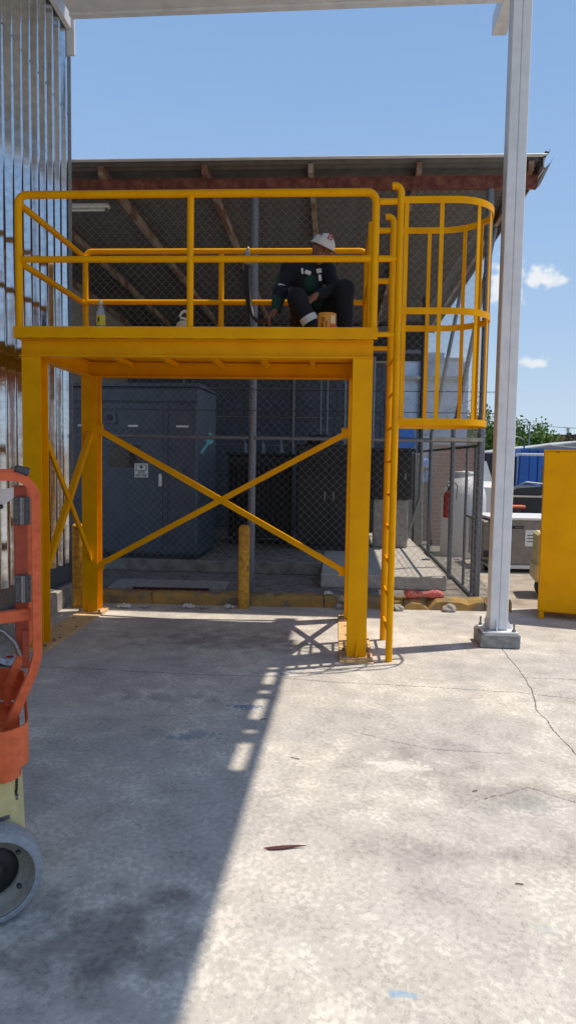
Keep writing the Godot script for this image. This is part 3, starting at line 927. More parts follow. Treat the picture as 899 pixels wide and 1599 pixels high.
	for z in [0.0, gz]:
		var sp := [Vector3(lx, 0.0, z)]
		sp.append_array(arc(Vector3(lx - 0.05, 3.63, z), Vector3(1, 0, 0), Vector3.UP, 0.05, 0.0, PI * 0.62, 6))
		part("stringer", MB.new().tube(sp, 0.027, 12), Y, lad)
	for k in 9:
		var y := 0.21 + 0.276 * k
		part("rung", MB.new().rod(Vector3(lx, y, 0.026), Vector3(lx, y, gz - 0.026), 0.013, 8), Y, lad)
	for z in [0.0, gz]:
		for y in [3.565, midy]:
			part("tie", MB.new().rod(Vector3(W + 0.027, y, z), Vector3(lx - 0.026, y, z), 0.024, 10), Y, lad)
		part("tie", MB.new().rod(Vector3(W + 0.036, 2.57, z), Vector3(lx - 0.026, 2.57, z), 0.02, 10), Y, lad)
	# safety cage
	var cage := Node3D.new()
	cage.name = "safety_cage"
	t.add_child(cage)
	var cr := 0.36
	var zc := gz * 0.5
	var straight := 0.40
	for h in [[3.57, 0.05], [2.745, 0.05], [1.905, 0.05]]:
		var path := [Vector3(lx + 0.0, h[0], zc + cr), Vector3(lx + straight, h[0], zc + cr)]
		path.append_array(arc(Vector3(lx + straight, h[0], zc), Vector3(0, 0, 1), Vector3(1, 0, 0), cr, 0.12, PI - 0.12, 22))
		path.append(Vector3(lx + straight, h[0], zc - cr))
		path.append(Vector3(lx + 0.0, h[0], zc - cr))
		part("hoop", MB.new().sweep(path, h[1], 0.007), Y, cage)
	var ri := cr - 0.008
	for b in [[0.045, 1.0], [0.31, 1.0], [0.31, -1.0], [0.045, -1.0]]:
		part("cage_bar", MB.new().box(Vector3(lx + b[0], 2.735, zc + b[1] * ri), Vector3(0.031, 1.70, 0.007)), Y, cage)
	for k in 5:
		var a := PI * (0.19 + 0.155 * k)
		var p := Vector3(lx + straight + sin(a) * ri, 2.735, zc + cos(a) * ri)
		part("cage_bar", MB.new().box(p, Vector3(0.031, 1.70, 0.007), Basis(Vector3.UP, a)), Y, cage)

# ---- chain-link fences --------------------------------------------------------------------------------------

func link_mesh(w: float, h0: float, h1: float, pitch: float, r: float) -> MB:
	# diamond mesh in the xy plane, x from 0 to w; each wire a three-sided prism, woven a little
	var mb := MB.new()
	var h := h1 - h0
	for dir in 2:
		var c := -h
		while c < w:
			# y = x - c, clipped
			var x0 := maxf(c, 0.0)
			var x1 := minf(c + h, w)
			if x1 - x0 > 0.02:
				var a := Vector3(x0, h0 + (x0 - c), 0.0)
				var b := Vector3(x1, h0 + (x1 - c), 0.0)
				if dir == 1:
					a.y = h0 + h1 - a.y
					b.y = h0 + h1 - b.y
				a.z = 0.002 if dir else -0.002
				b.z = a.z
				mb.tube([a, b], r, 3, false)
			c += pitch
	return mb

func make_fences() -> void:
	var t := thing("chain_link_fence", "chain-link fence with a grey pipe rail along the front of the shed", "fence", SHED_AT, SHED_TURN)
	var m := part("wire_mesh", link_mesh(5.3, 0.06, 4.5, 0.088, 0.0012), M.wire, t)
	m.position = Vector3(-5.3, 0, 0.065)
	m.set_meta("kind", "stuff")
	part("rail", MB.new().rod(Vector3(-5.3, 1.83, 0.03), Vector3(-2.58, 1.83, 0.03), 0.022, 10), M.pipe, t)
	part("rail", MB.new().rod(Vector3(-2.5, 1.83, 0.03), Vector3(-0.05, 1.83, 0.03), 0.022, 10), M.pipe, t)
	for y in [2.13, 2.36]:
		part("barbed_wire", MB.new().rod(Vector3(-5.3, y, 0.075), Vector3(0.16, y, 0.075), 0.004, 4), M.dark_pipe, t)
	for y in [3.3, 3.0, 2.6]:
		part("clamp", MB.new().box(Vector3(-2.54, y * 0.55 + 0.75, 0.05), Vector3(0.03, 0.03, 0.02), Basis(), 0.004), M.steel, t)
	var s := thing("chain_link_fence", "chain-link side fence with pipe frames running back from the shed corner", "fence", SHED_AT, SHED_TURN)
	var q := part("wire_mesh", link_mesh(5.4, 0.08, 4.4, 0.088, 0.0015), M.wire, s)
	q.rotation.y = PI / 2
	q.position = Vector3(0.03, 0, 0.0)
	q.set_meta("kind", "stuff")
	part("top_rail", MB.new().rod(Vector3(0.0, 1.78, -0.05), Vector3(0.0, 1.78, -5.36), 0.02, 10), M.dark_pipe, s)
	part("bottom_rail", MB.new().rod(Vector3(0.0, 0.06, -0.05), Vector3(0.0, 0.06, -5.36), 0.02, 10), M.pipe, s)
	part("middle_rail", MB.new().rod(Vector3(0.0, 0.95, -0.05), Vector3(0.0, 0.95, -0.8), 0.018, 10), M.pipe, s)
	for z in [-0.28, -0.8]:
		part("frame_tube", MB.new().rod(Vector3(0.0, 0.05, z), Vector3(0.0, 1.8, z), 0.018, 10), M.pipe, s)
	for y in [2.13, 2.36]:
		part("barbed_wire", MB.new().rod(Vector3(0.045, y, -0.05), Vector3(0.045, y, -5.36), 0.004, 4), M.dark_pipe, s)
	part("board", MB.new().box(Vector3(-0.28, 1.84, 0.1), Vector3(0.55, 0.04, 0.03), Basis(), 0.004), M.concrete, s)

func text(called: String, words: String, height: float, xf: Transform3D, m: Material, parent: Node, serif := false) -> void:
	var f := SystemFont.new()
	f.font_names = PackedStringArray(["Droid Serif" if serif else "Droid Sans"])
	f.font_weight = 700
	var tm := TextMesh.new()
	tm.font = f
	tm.text = words
	tm.font_size = 48
	tm.pixel_size = height / 36.0
	tm.depth = 0.002
	var o := MeshInstance3D.new()
	o.name = called
	o.mesh = tm
	o.material_override = m
	parent.add_child(o, true)
	o.transform = xf

# ---- inside the shed ----------------------------------------------------------------------------------------

func make_shed_contents() -> void:
	# back wall of cast panels, painted pale blue
	var w := thing("panel_wall", "pale blue concrete panel wall at the back of the shed", "wall", SHED_AT + Vector3(0.7, 0, -7.6), SHED_TURN)
	part("core", MB.new().span(Vector3(-8.0, 0.0, -0.2), Vector3(-0.43, 3.7, -0.03)), M.concrete, w)
	var pw := 1.02
	var phs := [0.62, 0.62, 0.62, 0.62, 0.62, 0.56]
	var y := 0.04
	for r in phs.size():
		for k in 8:
			if -7.98 + pw * k > -0.6: continue
			var x0 := -7.98 + pw * k + (0.0 if r % 2 else 0.07)
			part("panel", MB.new().span(Vector3(x0 + 0.008, y + 0.008, -0.05), Vector3(minf(x0 + pw - 0.008, -0.42), y + phs[r] - 0.008, 0.0 + 0.003 * ((k + r) % 3)), 0.006), M.wall_blue, w)
		y += phs[r]
	part("coping", MB.new().span(Vector3(-8.0, 3.7, -0.25), Vector3(-0.4, 3.745, 0.06)), M.concrete, w)
	# switchgear cabinet
	var sg := thing("switchgear_cabinet", "blue grey electrical cabinet with a high voltage sign on its door", "cabinet", Vector3(-1.235, 0.2, -9.5), -0.11)
	part("body", MB.new().span(Vector3(-1.85, 0.06, -1.15), Vector3(0.0, 2.34, -0.012), 0.01), M.switchgear, sg)
	part("base", MB.new().span(Vector3(-1.83, 0.0, -1.13), Vector3(-0.02, 0.06, -0.03)), M.charcoal, sg)
	part("header", MB.new().span(Vector3(-1.85, 2.15, -0.012), Vector3(0.0, 2.335, 0.012), 0.006), M.switchgear, sg)
	var roofp := PackedVector2Array([Vector2(0.04, 0.0), Vector2(-1.18, 0.0), Vector2(-1.18, 0.008), Vector2(-0.5, 0.04), Vector2(0.04, 0.045)])
	part("roof", MB.new().extrude(roofp, Transform3D(Basis(Vector3(0, 0, 1), Vector3.UP, Vector3(-1, 0, 0)), Vector3(0.03, 2.345, 0)), 1.91), M.switchgear, sg)
	var doors := [[-1.84, -1.36], [-1.345, -0.475], [-0.40, -0.01]]
	for k in 3:
		var d := part("door", MB.new().span(Vector3(doors[k][0], 0.09, -0.012), Vector3(doors[k][1], 2.13, 0.014), 0.008), M.switchgear, sg)
		var mx: float = (doors[k][0] + doors[k][1]) * 0.5
		part("nameplate", MB.new().box(Vector3(mx + (0.02 if k == 1 else -0.0), 1.815, 0.016), Vector3(0.14 if k < 2 else 0.17, 0.026, 0.006)), M.label_white, d)
		if k == 1:
			part("window", MB.new().box(Vector3(-1.0, 1.40, 0.013), Vector3(0.46, 0.30, 0.008), Basis(), 0.003), M.glass_dark, d)
			part("panel_line", MB.new().box(Vector3(-0.91, 1.755, 0.0155), Vector3(0.84, 0.008, 0.004)), M.charcoal, d)
			part("meter_box", MB.new().box(Vector3(-1.2, 1.92, 0.03), Vector3(0.16, 0.16, 0.04), Basis(), 0.006), M.wall_blue, d)
			part("meter_dial", MB.new().rod(Vector3(-1.2, 1.92, 0.048), Vector3(-1.2, 1.92, 0.056), 0.045, 14), M.black, d)
			part("handle", MB.new().box(Vector3(-0.505, 1.085, 0.03), Vector3(0.045, 0.17, 0.03), Basis(), 0.006), M.label_white, d)
	part("door_gap", MB.new().span(Vector3(-0.47, 0.1, -0.012), Vector3(-0.405, 2.12, 0.004)), M.switchgear, sg)
	# the sign
	var sign := thing("warning_sign", "small white square sign reading ALTO VOLTAJE on the cabinet door", "sign", Vector3(-2.005, 1.412, -9.566), -0.11)
	part("plate", MB.new().box(Vector3(0, 0, 0), Vector3(0.19, 0.19, 0.004)), M.label_white, sign)
	part("frame_print", MB.new().box(Vector3(0, 0.035, 0.003), Vector3(0.15, 0.085, 0.002)), M.ink, sign)
	part("frame_inset", MB.new().box(Vector3(0, 0.035, 0.005), Vector3(0.13, 0.067, 0.002)), M.label_white, sign)
	part("head_print", MB.new().rod(Vector3(-0.0, 0.045, 0.006), Vector3(0.0, 0.045, 0.008), 0.02, 12), M.ink, sign)
	text("lettering", "ALTO", 0.03, Transform3D(Basis(), Vector3(0, -0.028, 0.005)), M.ink, sign)
	text("lettering", "VOLTAJE", 0.03, Transform3D(Basis(), Vector3(0, -0.066, 0.005)), M.ink, sign)
	# transformer with cooling fins
	var tr := thing("transformer", "dark transformer tank with cooling fins beside the blue grey cabinet", "transformer", Vector3(-0.45, 0.2, -11.6), -0.1)
	part("tank", MB.new().span(Vector3(-0.52, 0.1, -0.5), Vector3(0.52, 1.45, 0.2), 0.02), M.charcoal, tr)
	for k in 13:
		part("fin", MB.new().span(Vector3(-0.48 + k * 0.08, 0.25, 0.201), Vector3(-0.465 + k * 0.08, 1.3, 0.36)), M.charcoal, tr)
	part("lid", MB.new().span(Vector3(-0.56, 1.45, -0.54), Vector3(0.56, 1.49, 0.25), 0.01), M.charcoal, tr)
	for x in [-0.3, 0.0, 0.3]:
		part("bushing", MB.new().lathe([Vector2(0.05, 1.49), Vector2(0.05, 1.53), Vector2(0.03, 1.54), Vector2(0.05, 1.57), Vector2(0.03, 1.59), Vector2(0.045, 1.62), Vector2(0.02, 1.65), Vector2(0.012, 1.72), Vector2(0.0, 1.725)], Transform3D(Basis(), Vector3(x, 0, -0.1)), 12), M.pipe, tr)
	for x in [-0.42, 0.34]:
		part("skid", MB.new().span(Vector3(x, 0.0, -0.52), Vector3(x + 0.08, 0.1, 0.3)), M.black, tr)
	var gb := thing("machine_enclosure", "black sheet metal machine enclosure behind the right leg of the platform", "machine", Vector3(0.62, 0.2, -10.7), -0.11)
	part("body", MB.new().span(Vector3(-0.5, 0.08, -0.9), Vector3(0.5, 1.62, 0.0), 0.02), M.black, gb)
	for k in 2:
		var d2 := part("door", MB.new().span(Vector3(-0.47 + k * 0.475, 0.14, 0.001), Vector3(-0.01 + k * 0.475, 1.55, 0.016), 0.006), M.black, gb)
		part("handle", MB.new().box(Vector3(-0.06 + k * 0.13, 0.85, 0.026), Vector3(0.02, 0.12, 0.02)), M.steel, d2)
		for q in 7:
			part("louvre", MB.new().box(Vector3(-0.24 + k * 0.475, 1.18 + q * 0.045, 0.022), Vector3(0.34, 0.012, 0.016), Basis(Vector3.RIGHT, 0.5)), M.charcoal, d2)
	part("skid", MB.new().span(Vector3(-0.46, 0.0, -0.86), Vector3(0.46, 0.08, -0.04)), M.charcoal, gb)
	# coil of cable lying on it
	var coil := thing("cable_coil", "dark coil of cable lying on top of the black machine enclosure", "cable", Vector3(0.48, 1.82, -11.1), 0.0)
	for k in 5:
		var ring := []
		for q in 25:
			var a := TAU * q / 24.0
			ring.append(Vector3(cos(a) * (0.2 - 0.012 * k), 0.02 + 0.032 * k + 0.012 * sin(a * 3 + k), sin(a) * (0.2 - 0.012 * k)))
		part("turn", MB.new().tube(ring, 0.017, 6, false), M.black, coil)
	# conduits down the back wall
	var labels := ["leftmost grey conduit on the shed back wall behind the platform", "second grey conduit from the left on the shed back wall", "third grey conduit from the left, thicker, on the shed back wall", "fourth grey conduit, nearest the platform leg, on the shed back wall", "grey conduit on the back wall between platform leg and ladder"]
	var xs := [0.62, 0.75, 1.1, 1.38, 1.66]
	for k in 5:
		var c := thing("conduit", labels[k], "pipe", Vector3(xs[k], 0, -14.25 + 0.11 * (xs[k] - 0.6)), 0.0, "conduits on the shed back wall")
		part("pipe", MB.new().rod(Vector3(0, 0.04, 0), Vector3(0, 3.65, 0), 0.028 if k < 2 else 0.038, 10), M.pipe, c)
		for yy in [1.2, 2.2, 3.2]:
			part("strap", MB.new().box(Vector3(0, yy, -0.02), Vector3(0.13, 0.03, 0.05)), M.steel, c)
	# control box on a concrete block
	var cb := thing("control_box", "dark control box on a concrete block inside the fence by the ladder", "control box", Vector3(1.72, 0.2, -11.2), -0.12)
	part("block", MB.new().span(Vector3(-0.36, 0.0, -0.4), Vector3(0.2, 0.78, 0.0), 0.02), M.concrete, cb)
	part("box", MB.new().span(Vector3(-0.4, 0.785, -0.42), Vector3(0.25, 1.55, 0.03), 0.015), M.charcoal, cb)
	part("cover", MB.new().span(Vector3(-0.44, 1.55, -0.46), Vector3(0.29, 1.6, 0.07), 0.008), M.charcoal, cb)
	part("door", MB.new().span(Vector3(-0.35, 0.83, 0.031), Vector3(0.2, 1.5, 0.045), 0.005), M.black, cb)
	part("handle", MB.new().box(Vector3(0.14, 1.15, 0.055), Vector3(0.03, 0.1, 0.02)), M.steel, cb)
	# leaning slab, pipe and tarp at the back
	var sl := thing("leaning_slab", "grey concrete slab leaning against the shed back by the side fence", "slab", Vector3(2.18, 0.04, -13.0), -0.12)
	part("slab", MB.new().box(Vector3(0, 0.85, 0), Vector3(0.62, 1.7, 0.07), Basis(Vector3.RIGHT, -0.12), 0.01), M.concrete, sl)
	part("frame", MB.new().bar(Vector3(0.14, 0.02, 0.12), Vector3(0.14, 1.75, -0.08), 0.035, 0.035), M.dark_pipe, sl)
	var lp := thing("leaning_pipe", "pale pipe leaning beside the concrete slab inside the side fence", "pipe", Vector3(2.1, 0.04, -12.3), 0.0)
	part("pipe", MB.new().tube([Vector3(0.0, 0.18, 0), Vector3(0.12, 0.55, -0.1), Vector3(0.24, 0.9, -0.2), Vector3(0.26, 1.6, -0.25), Vector3(0.26, 1.9, -0.25)], 0.028, 10), M.concrete_grey, lp)
	var tp := thing("blue_tarp", "blue tarpaulin bundled over crates behind the control box", "tarp", Vector3(2.5, 0.04, -14.0), -0.12)
	part("crates", MB.new().span(Vector3(-0.5, 0.0, -0.35), Vector3(0.4, 1.45, 0.25), 0.02), M.charcoal, tp)
	var mb := MB.new()
	var nz := FastNoiseLite.new()
	nz.seed = 3
	nz.frequency = 2.6
	var gp := func(i: int, j: int) -> Vector3:
		var u := i / 20.0
		var v := j / 14.0
		var drop := maxf(0.0, absf(u - 0.5) * 2.0 - 0.78) * 1.6 + maxf(0.0, v - 0.72) * 2.2
		return Vector3(lerpf(-0.6, 0.5, u), 1.5 + 0.14 * sin(u * 5.0 + v * 3.0) * (1.0 - v) + nz.get_noise_2d(u * 1.3, v * 1.3) * 0.12 + 0.18 * (1.0 - v) - drop * 0.55, lerpf(-0.4, 0.36, v))
	for i in 20:
		for j in 14:
			mb.face([gp.call(i, j), gp.call(i + 1, j), gp.call(i + 1, j + 1), gp.call(i, j + 1)], Vector3(0, 1, 0.4))
	part("sheet", mb, M.tarp, tp)
	var bl := thing("pale_building", "pale blue rendered building beyond the back of the shed, behind the safety cage", "building", Vector3(2.3, 0, -18.6), -0.05)
	part("wall", MB.new().span(Vector3(-2.0, 0.0, -3.0), Vector3(2.35, 4.2, 0.0)), M.pale_blue, bl)
	part("parapet", MB.new().span(Vector3(-2.03, 4.2, -3.03), Vector3(1.7, 4.42, 0.04)), M.pale_blue, bl)
	part("stub_wall", MB.new().span(Vector3(1.7, 4.2, -3.0), Vector3(2.2, 4.3, -0.02)), M.concrete, bl)
	part("downpipe", MB.new().rod(Vector3(1.1, 0.0, 0.06), Vector3(1.1, 4.2, 0.06), 0.05, 10), M.pipe, bl)
	var sh := part("shutter", MB.new().span(Vector3(0.28, 0.0, 0.001), Vector3(0.98, 2.55, 0.05)), M.tarp, bl)
	for k in 8:
		part("slat", MB.new().span(Vector3(0.32, 0.05 + k * 0.31, 0.051), Vector3(0.94, 0.34 + k * 0.31, 0.07), 0.006), M.tarp, sh)
	part("ledge", MB.new().span(Vector3(0.2, 3.72, 0.001), Vector3(2.3, 3.8, 0.12)), M.concrete, bl)
	# steel plate with a dark red edge on the floor by the kerb
	var sp := thing("floor_plate", "grey floor plate with a dark red edge behind the kerb", "plate", Vector3(-1.35, 0.032, -8.35), -0.03)
	part("plate", MB.new().span(Vector3(-0.75, 0.0, -0.34), Vector3(0.62, 0.035, 0.2), 0.006), M.concrete, sp)
	part("edge", MB.new().span(Vector3(-0.45, 0.0, 0.205), Vector3(0.45, 0.04, 0.235)), mat(sc(86, 30, 34), 0.8), sp)
	# fire extinguisher hung on the side fence
	var fe := thing("fire_extinguisher", "red fire extinguisher hanging on a post of the side fence", "extinguisher", Vector3(2.285, 0.80, -10.0), 0.0)
	fe.scale = Vector3.ONE * 0.86
	part("cylinder", MB.new().lathe([Vector2(0.0, 0.0), Vector2(0.075, 0.0), Vector2(0.08, 0.015), Vector2(0.08, 0.36), Vector2(0.07, 0.4), Vector2(0.045, 0.43), Vector2(0.025, 0.44), Vector2(0.025, 0.46)], Transform3D(), 20), M.red, fe)
	part("label", MB.new().box(Vector3(0.01, 0.25, 0.078), Vector3(0.05, 0.1, 0.006)), mat(sc(186, 130, 124), 0.6), fe)
	part("valve", MB.new().rod(Vector3(0, 0.46, 0), Vector3(0, 0.5, 0), 0.02, 10), M.black, fe)
	part("lever", MB.new().bar(Vector3(-0.02, 0.51, 0), Vector3(0.08, 0.54, 0.0), 0.018, 0.012), M.black, fe)
	var hose := [Vector3(0.0, 0.485, 0.02)]
	hose.append_array(arc(Vector3(0.04, 0.5, 0.05), Vector3(-1, 0, 0), Vector3.UP, 0.09, 0.3, PI, 8))
	hose.append(Vector3(0.12, 0.3, 0.05))
	part("hose", MB.new().tube(hose, 0.01, 8), M.black, fe)
	part("bracket", MB.new().box(Vector3(0.0, 0.3, -0.1), Vector3(0.05, 0.2, 0.06)), M.steel, fe)

# ---- the yard to the right ----------------------------------------------------------------------------------

func wheel(parent: Node, at: Vector3, axis: Vector3, r: float, w: float, tyre: Material, rim: Material) -> void:
	var b := Basis(Quaternion(Vector3.UP, axis.normalized()))
	var xf := Transform3D(b, at)
	var o := part("wheel", MB.new().lathe([Vector2(r * 0.62, -w * 0.45), Vector2(r * 0.9, -w * 0.5), Vector2(r * 0.985, -w * 0.38), Vector2(r, -w * 0.2), Vector2(r, w * 0.2), Vector2(r * 0.985, w * 0.38), Vector2(r * 0.9, w * 0.5), Vector2(r * 0.62, w * 0.45)], xf, 32), tyre, parent)
	part("rim", MB.new().lathe([Vector2(0.0, w * 0.1), Vector2(r * 0.4, w * 0.12), Vector2(r * 0.5, w * 0.3), Vector2(r * 0.63, w * 0.46), Vector2(r * 0.63, -w * 0.46), Vector2(r * 0.4, -w * 0.2), Vector2(0, -w * 0.2)], xf, 28), rim, o)

func make_yard_right() -> void:
	# yellow steel cabinet, turned towards the camera
	var yc := thing("yellow_cabinet", "plain yellow steel cabinet on short legs at the right edge of the yard", "cabinet", Vector3(2.585, 0, -7.13), -0.34)
	part("body", MB.new().span(Vector3(0.0, 0.075, -0.52), Vector3(1.25, 1.72, 0.0), 0.008), M.yellow, yc)
	part("top_lip", MB.new().span(Vector3(-0.004, 1.721, -0.524), Vector3(1.254, 1.735, 0.004)), M.yellow, yc)
	for p in [[0.012, -0.03], [1.19, -0.03], [0.012, -0.49], [1.19, -0.49]]:
		part("leg", MB.new().box(Vector3(p[0] + 0.025, 0.037, p[1]), Vector3(0.05, 0.074, 0.045), Basis(), 0.004), M.yellow, yc)
	part("paint_chip", MB.new().extrude(PackedVector2Array([Vector2(0, 0), Vector2(0.025, -0.008), Vector2(0.05, 0), Vector2(0.03, 0.004)]), Transform3D(Basis(), Vector3(0.1, 1.712, 0.0005)), 0.001), M.rust, yc)
	part("paint_chip", MB.new().extrude(PackedVector2Array([Vector2(0, 0), Vector2(0.02, -0.012), Vector2(0.032, 0.004), Vector2(0.01, 0.01)]), Transform3D(Basis(), Vector3(0.09, 0.19, 0.0005)), 0.001), M.yellow_old, yc)
	# grey box-shaped machine
	var gm := thing("grey_generator", "low grey box generator with a white label behind the white column", "generator", Vector3(2.86, 0, -10.3), -0.0)
	part("body", MB.new().span(Vector3(0.12, 0.1, -0.8), Vector3(1.75, 0.76, 0.1), 0.012), M.cab_grey, gm)
	part("side_panel", MB.new().span(Vector3(0.0, 0.16, -0.75), Vector3(0.119, 0.74, 0.05), 0.02), M.cab_grey, gm)
	part("top_edge", MB.new().span(Vector3(0.1, 0.761, -0.82), Vector3(1.77, 0.80, 0.115), 0.006), M.plastic, gm)
	part("skid", MB.new().span(Vector3(0.1, 0.045, -0.8), Vector3(1.75, 0.099, 0.12), 0.004), M.plastic, gm)
	var np := part("nameplate", MB.new().box(Vector3(0.46, 0.655, 0.103), Vector3(0.24, 0.04, 0.006)), M.ink, gm)
	for k in 6:
		part("letter", MB.new().box(Vector3(0.465 + k * 0.018, 0.653, 0.107), Vector3(0.012, 0.014, 0.002)), M.concrete_grey, np)
	var lb := part("label", MB.new().box(Vector3(0.76, 0.50, 0.103), Vector3(0.3, 0.24, 0.006)), M.label_white, gm)
	for k in 3:
		part("print_line", MB.new().box(Vector3(0.74, 0.54 - k * 0.045, 0.107), Vector3(0.2, 0.012, 0.002)), M.ink, lb)
	for p in [[0.1, 0.02], [1.5, 0.02]]:
		part("foot", MB.new().box(Vector3(p[0] + 0.08, 0.017, p[1] - 0.1), Vector3(0.16, 0.056, 0.3)), M.black, gm)
	part("vent", MB.new().box(Vector3(0.06, 0.25, 0.053), Vector3(0.08, 0.1, 0.008)), M.charcoal, gm)
	# cream machine half hidden by the yellow cabinet
	var cm := thing("cream_machine", "cream coloured machine with a black wheel half hidden behind the yellow cabinet", "machine", Vector3(2.985, 0, -8.3), -0.2)
	part("body", MB.new().span(Vector3(0.0, 0.2, -0.5), Vector3(0.9, 0.76, 0.0), 0.03), M.cream, cm)
	part("fender", MB.new().span(Vector3(-0.03, 0.17, -0.45), Vector3(0.2, 0.4, 0.02), 0.03), M.cream, cm)
	part("grille", MB.new().span(Vector3(0.02, 0.45, 0.001), Vector3(0.4, 0.62, 0.014)), M.black, cm)
	part("top_rail", MB.new().rod(Vector3(0.02, 0.79, -0.04), Vector3(0.85, 0.79, -0.04), 0.014), M.rust, cm)
	wheel(cm, Vector3(0.1, 0.12, -0.05), Vector3(0, 0, 1), 0.12, 0.1, M.black, M.charcoal)
	wheel(cm, Vector3(0.75, 0.12, -0.05), Vector3(0, 0, 1), 0.12, 0.1, M.black, M.charcoal)
	# black asphalt roller / tractor shape
	var ro := thing("black_machine", "black engine machine with an orange cap behind the grey generator", "machine", Vector3(4.15, 0, -13.6), 0.0)
	part("body", MB.new().span(Vector3(0.12, 0.3, -1.0), Vector3(1.3, 0.98, 0.0), 0.05), M.black, ro)
	part("hood", MB.new().extrude(PackedVector2Array([Vector2(0.1, 0.98), Vector2(0.85, 0.98), Vector2(0.78, 1.14), Vector2(0.3, 1.1)]), Transform3D(Basis(), Vector3(0, 0, -0.9)), 0.85), M.charcoal, ro)
	part("seat_back", MB.new().box(Vector3(1.0, 1.12, -0.3), Vector3(0.16, 0.42, 0.4), Basis(Vector3(0, 0, 1), -0.15), 0.04), M.black, ro)
	part("handrail", MB.new().tube([Vector3(-0.02, 0.92, 0.03), Vector3(0.38, 1.2, 0.03), Vector3(0.46, 1.22, 0.03), Vector3(0.8, 1.19, 0.03)], 0.018, 8), M.steel, ro)
	part("orange_cap", MB.new().box(Vector3(0.22, 0.76, 0.16), Vector3(0.3, 0.05, 0.26), Basis(), 0.012), M.orange, ro)
	part("drum", MB.new().rod(Vector3(0.2, 0.0, 0.16), Vector3(0.2, 0.735, 0.16), 0.12, 18), M.charcoal, ro)
	wheel(ro, Vector3(0.5, 0.32, -0.02), Vector3(0, 0, 1), 0.32, 0.25, M.black, M.charcoal)
	wheel(ro, Vector3(1.15, 0.32, -0.02), Vector3(0, 0, 1), 0.32, 0.25, M.black, M.charcoal)
	# blue forklift
	var fk := thing("blue_forklift", "blue forklift truck with a white overhead guard far behind the column", "forklift", Vector3(5.62, 0, -18.0), -0.2)
	part("body", MB.new().span(Vector3(0.25, 0.25, -1.2), Vector3(1.5, 0.98, 0.0), 0.05), M.blue, fk)
	part("counterweight", MB.new().span(Vector3(1.1, 0.98, -1.1), Vector3(1.5, 1.4, -0.1), 0.06), M.blue, fk)
	for p in [[0.38, -0.06], [1.2, -0.06], [0.38, -1.1], [1.2, -1.1]]:
		part("guard_post", MB.new().bar(Vector3(p[0], 0.98, p[1]), Vector3(p[0] + 0.02, 1.78, p[1]), 0.06, 0.06), M.blue, fk)
	part("overhead_guard", MB.new().span(Vector3(0.3, 1.78, -1.15), Vector3(1.35, 1.84, 0.0), 0.01), M.plastic, fk)
	part("seat", MB.new().box(Vector3(0.98, 1.25, -0.5), Vector3(0.16, 0.5, 0.4), Basis(), 0.04), M.black, fk)
	part("mast", MB.new().span(Vector3(0.12, 0.15, -0.8), Vector3(0.24, 1.75, -0.35)), M.charcoal, fk)
	part("fork", MB.new().span(Vector3(-0.7, 0.13, -0.72), Vector3(0.119, 0.17, -0.6)), M.charcoal, fk)
	wheel(fk, Vector3(0.5, 0.28, 0.02), Vector3(0, 0, 1), 0.28, 0.2, M.black, M.plastic)
	wheel(fk, Vector3(1.25, 0.25, 0.02), Vector3(0, 0, 1), 0.25, 0.18, M.black, M.plastic)
	var bc := thing("blue_container", "bright blue corrugated container behind the forklift", "container", Vector3(6.75, 0, -20.5), -0.1)
	for k in 12:
		part("panel", MB.new().span(Vector3(k * 0.25, 0.1, -2.2), Vector3(k * 0.25 + 0.235, 1.95, -0.03 * (k % 2)), 0.01), M.blue, bc)
	part("roof", MB.new().span(Vector3(-0.02, 1.95, -2.2), Vector3(3.02, 2.02, 0.03)), M.blue, bc)
	part("floor", MB.new().span(Vector3(-0.02, 0.0, -2.2), Vector3(3.02, 0.1, 0.0)), M.charcoal, bc)
	var rk := thing("stacked_scrap", "pile of dark machine parts beside the blue forklift", "scrap", Vector3(4.75, 0, -16.6), 0.0)
	var rng := RandomNumberGenerator.new()
	rng.seed = 12
	var pal := [M.charcoal, M.blue, M.dark_pipe, M.rust, M.galv_dull, M.black]
	for k in 16:
		var s := Vector3(rng.randf_range(0.15, 0.5), rng.randf_range(0.12, 0.35), rng.randf_range(0.15, 0.4))
		part("scrap_piece", MB.new().box(Vector3(rng.randf_range(0.0, 1.2), 0.12 + 1.1 * k / 16.0, rng.randf_range(-0.5, 0.1)), s, Basis.from_euler(Vector3(rng.randf_range(-0.3, 0.3), rng.randf_range(-1, 1), rng.randf_range(-0.2, 0.2))), 0.02), pal[k % 6], rk)
	# dark sheet fence and pale vehicle behind the shed corner
	var df := thing("sheet_metal_fence", "dark grey sheet metal fence behind the white water tank", "fence", Vector3(4.1, 0, -17.6), -0.05)
	for k in 6:
		part("panel", MB.new().span(Vector3(-0.6 + k * 0.3, 0.0, -0.02 * (k % 2)), Vector3(-0.6 + k * 0.3 + 0.29, 1.82, 0.03 - 0.02 * (k % 2))), M.charcoal, df)
	for x in [-0.6, 0.3, 1.1]:
		part("post", MB.new().span(Vector3(x, 0.0, -0.12), Vector3(x + 0.08, 1.9, -0.04)), M.dark_pipe, df)
	var pv := thing("white_pickup", "back of a dusty white pickup beside the grey generator", "vehicle", Vector3(3.3, 0, -13.2), -0.15)
	part("bed", MB.new().span(Vector3(-0.2, 0.4, -1.6), Vector3(0.75, 1.2, 0.0), 0.06), M.plastic, pv)
	part("bumper", MB.new().span(Vector3(-0.22, 0.36, 0.001), Vector3(0.77, 0.5, 0.09), 0.03), M.steel, pv)
	part("tailgate", MB.new().span(Vector3(-0.1, 0.6, 0.001), Vector3(0.65, 1.14, 0.03), 0.02), M.plastic, pv)
	for x in [-0.185, 0.68]:
		part("tail_light", MB.new().span(Vector3(x, 0.75, 0.001), Vector3(x + 0.06, 1.05, 0.03), 0.01), M.red, pv)
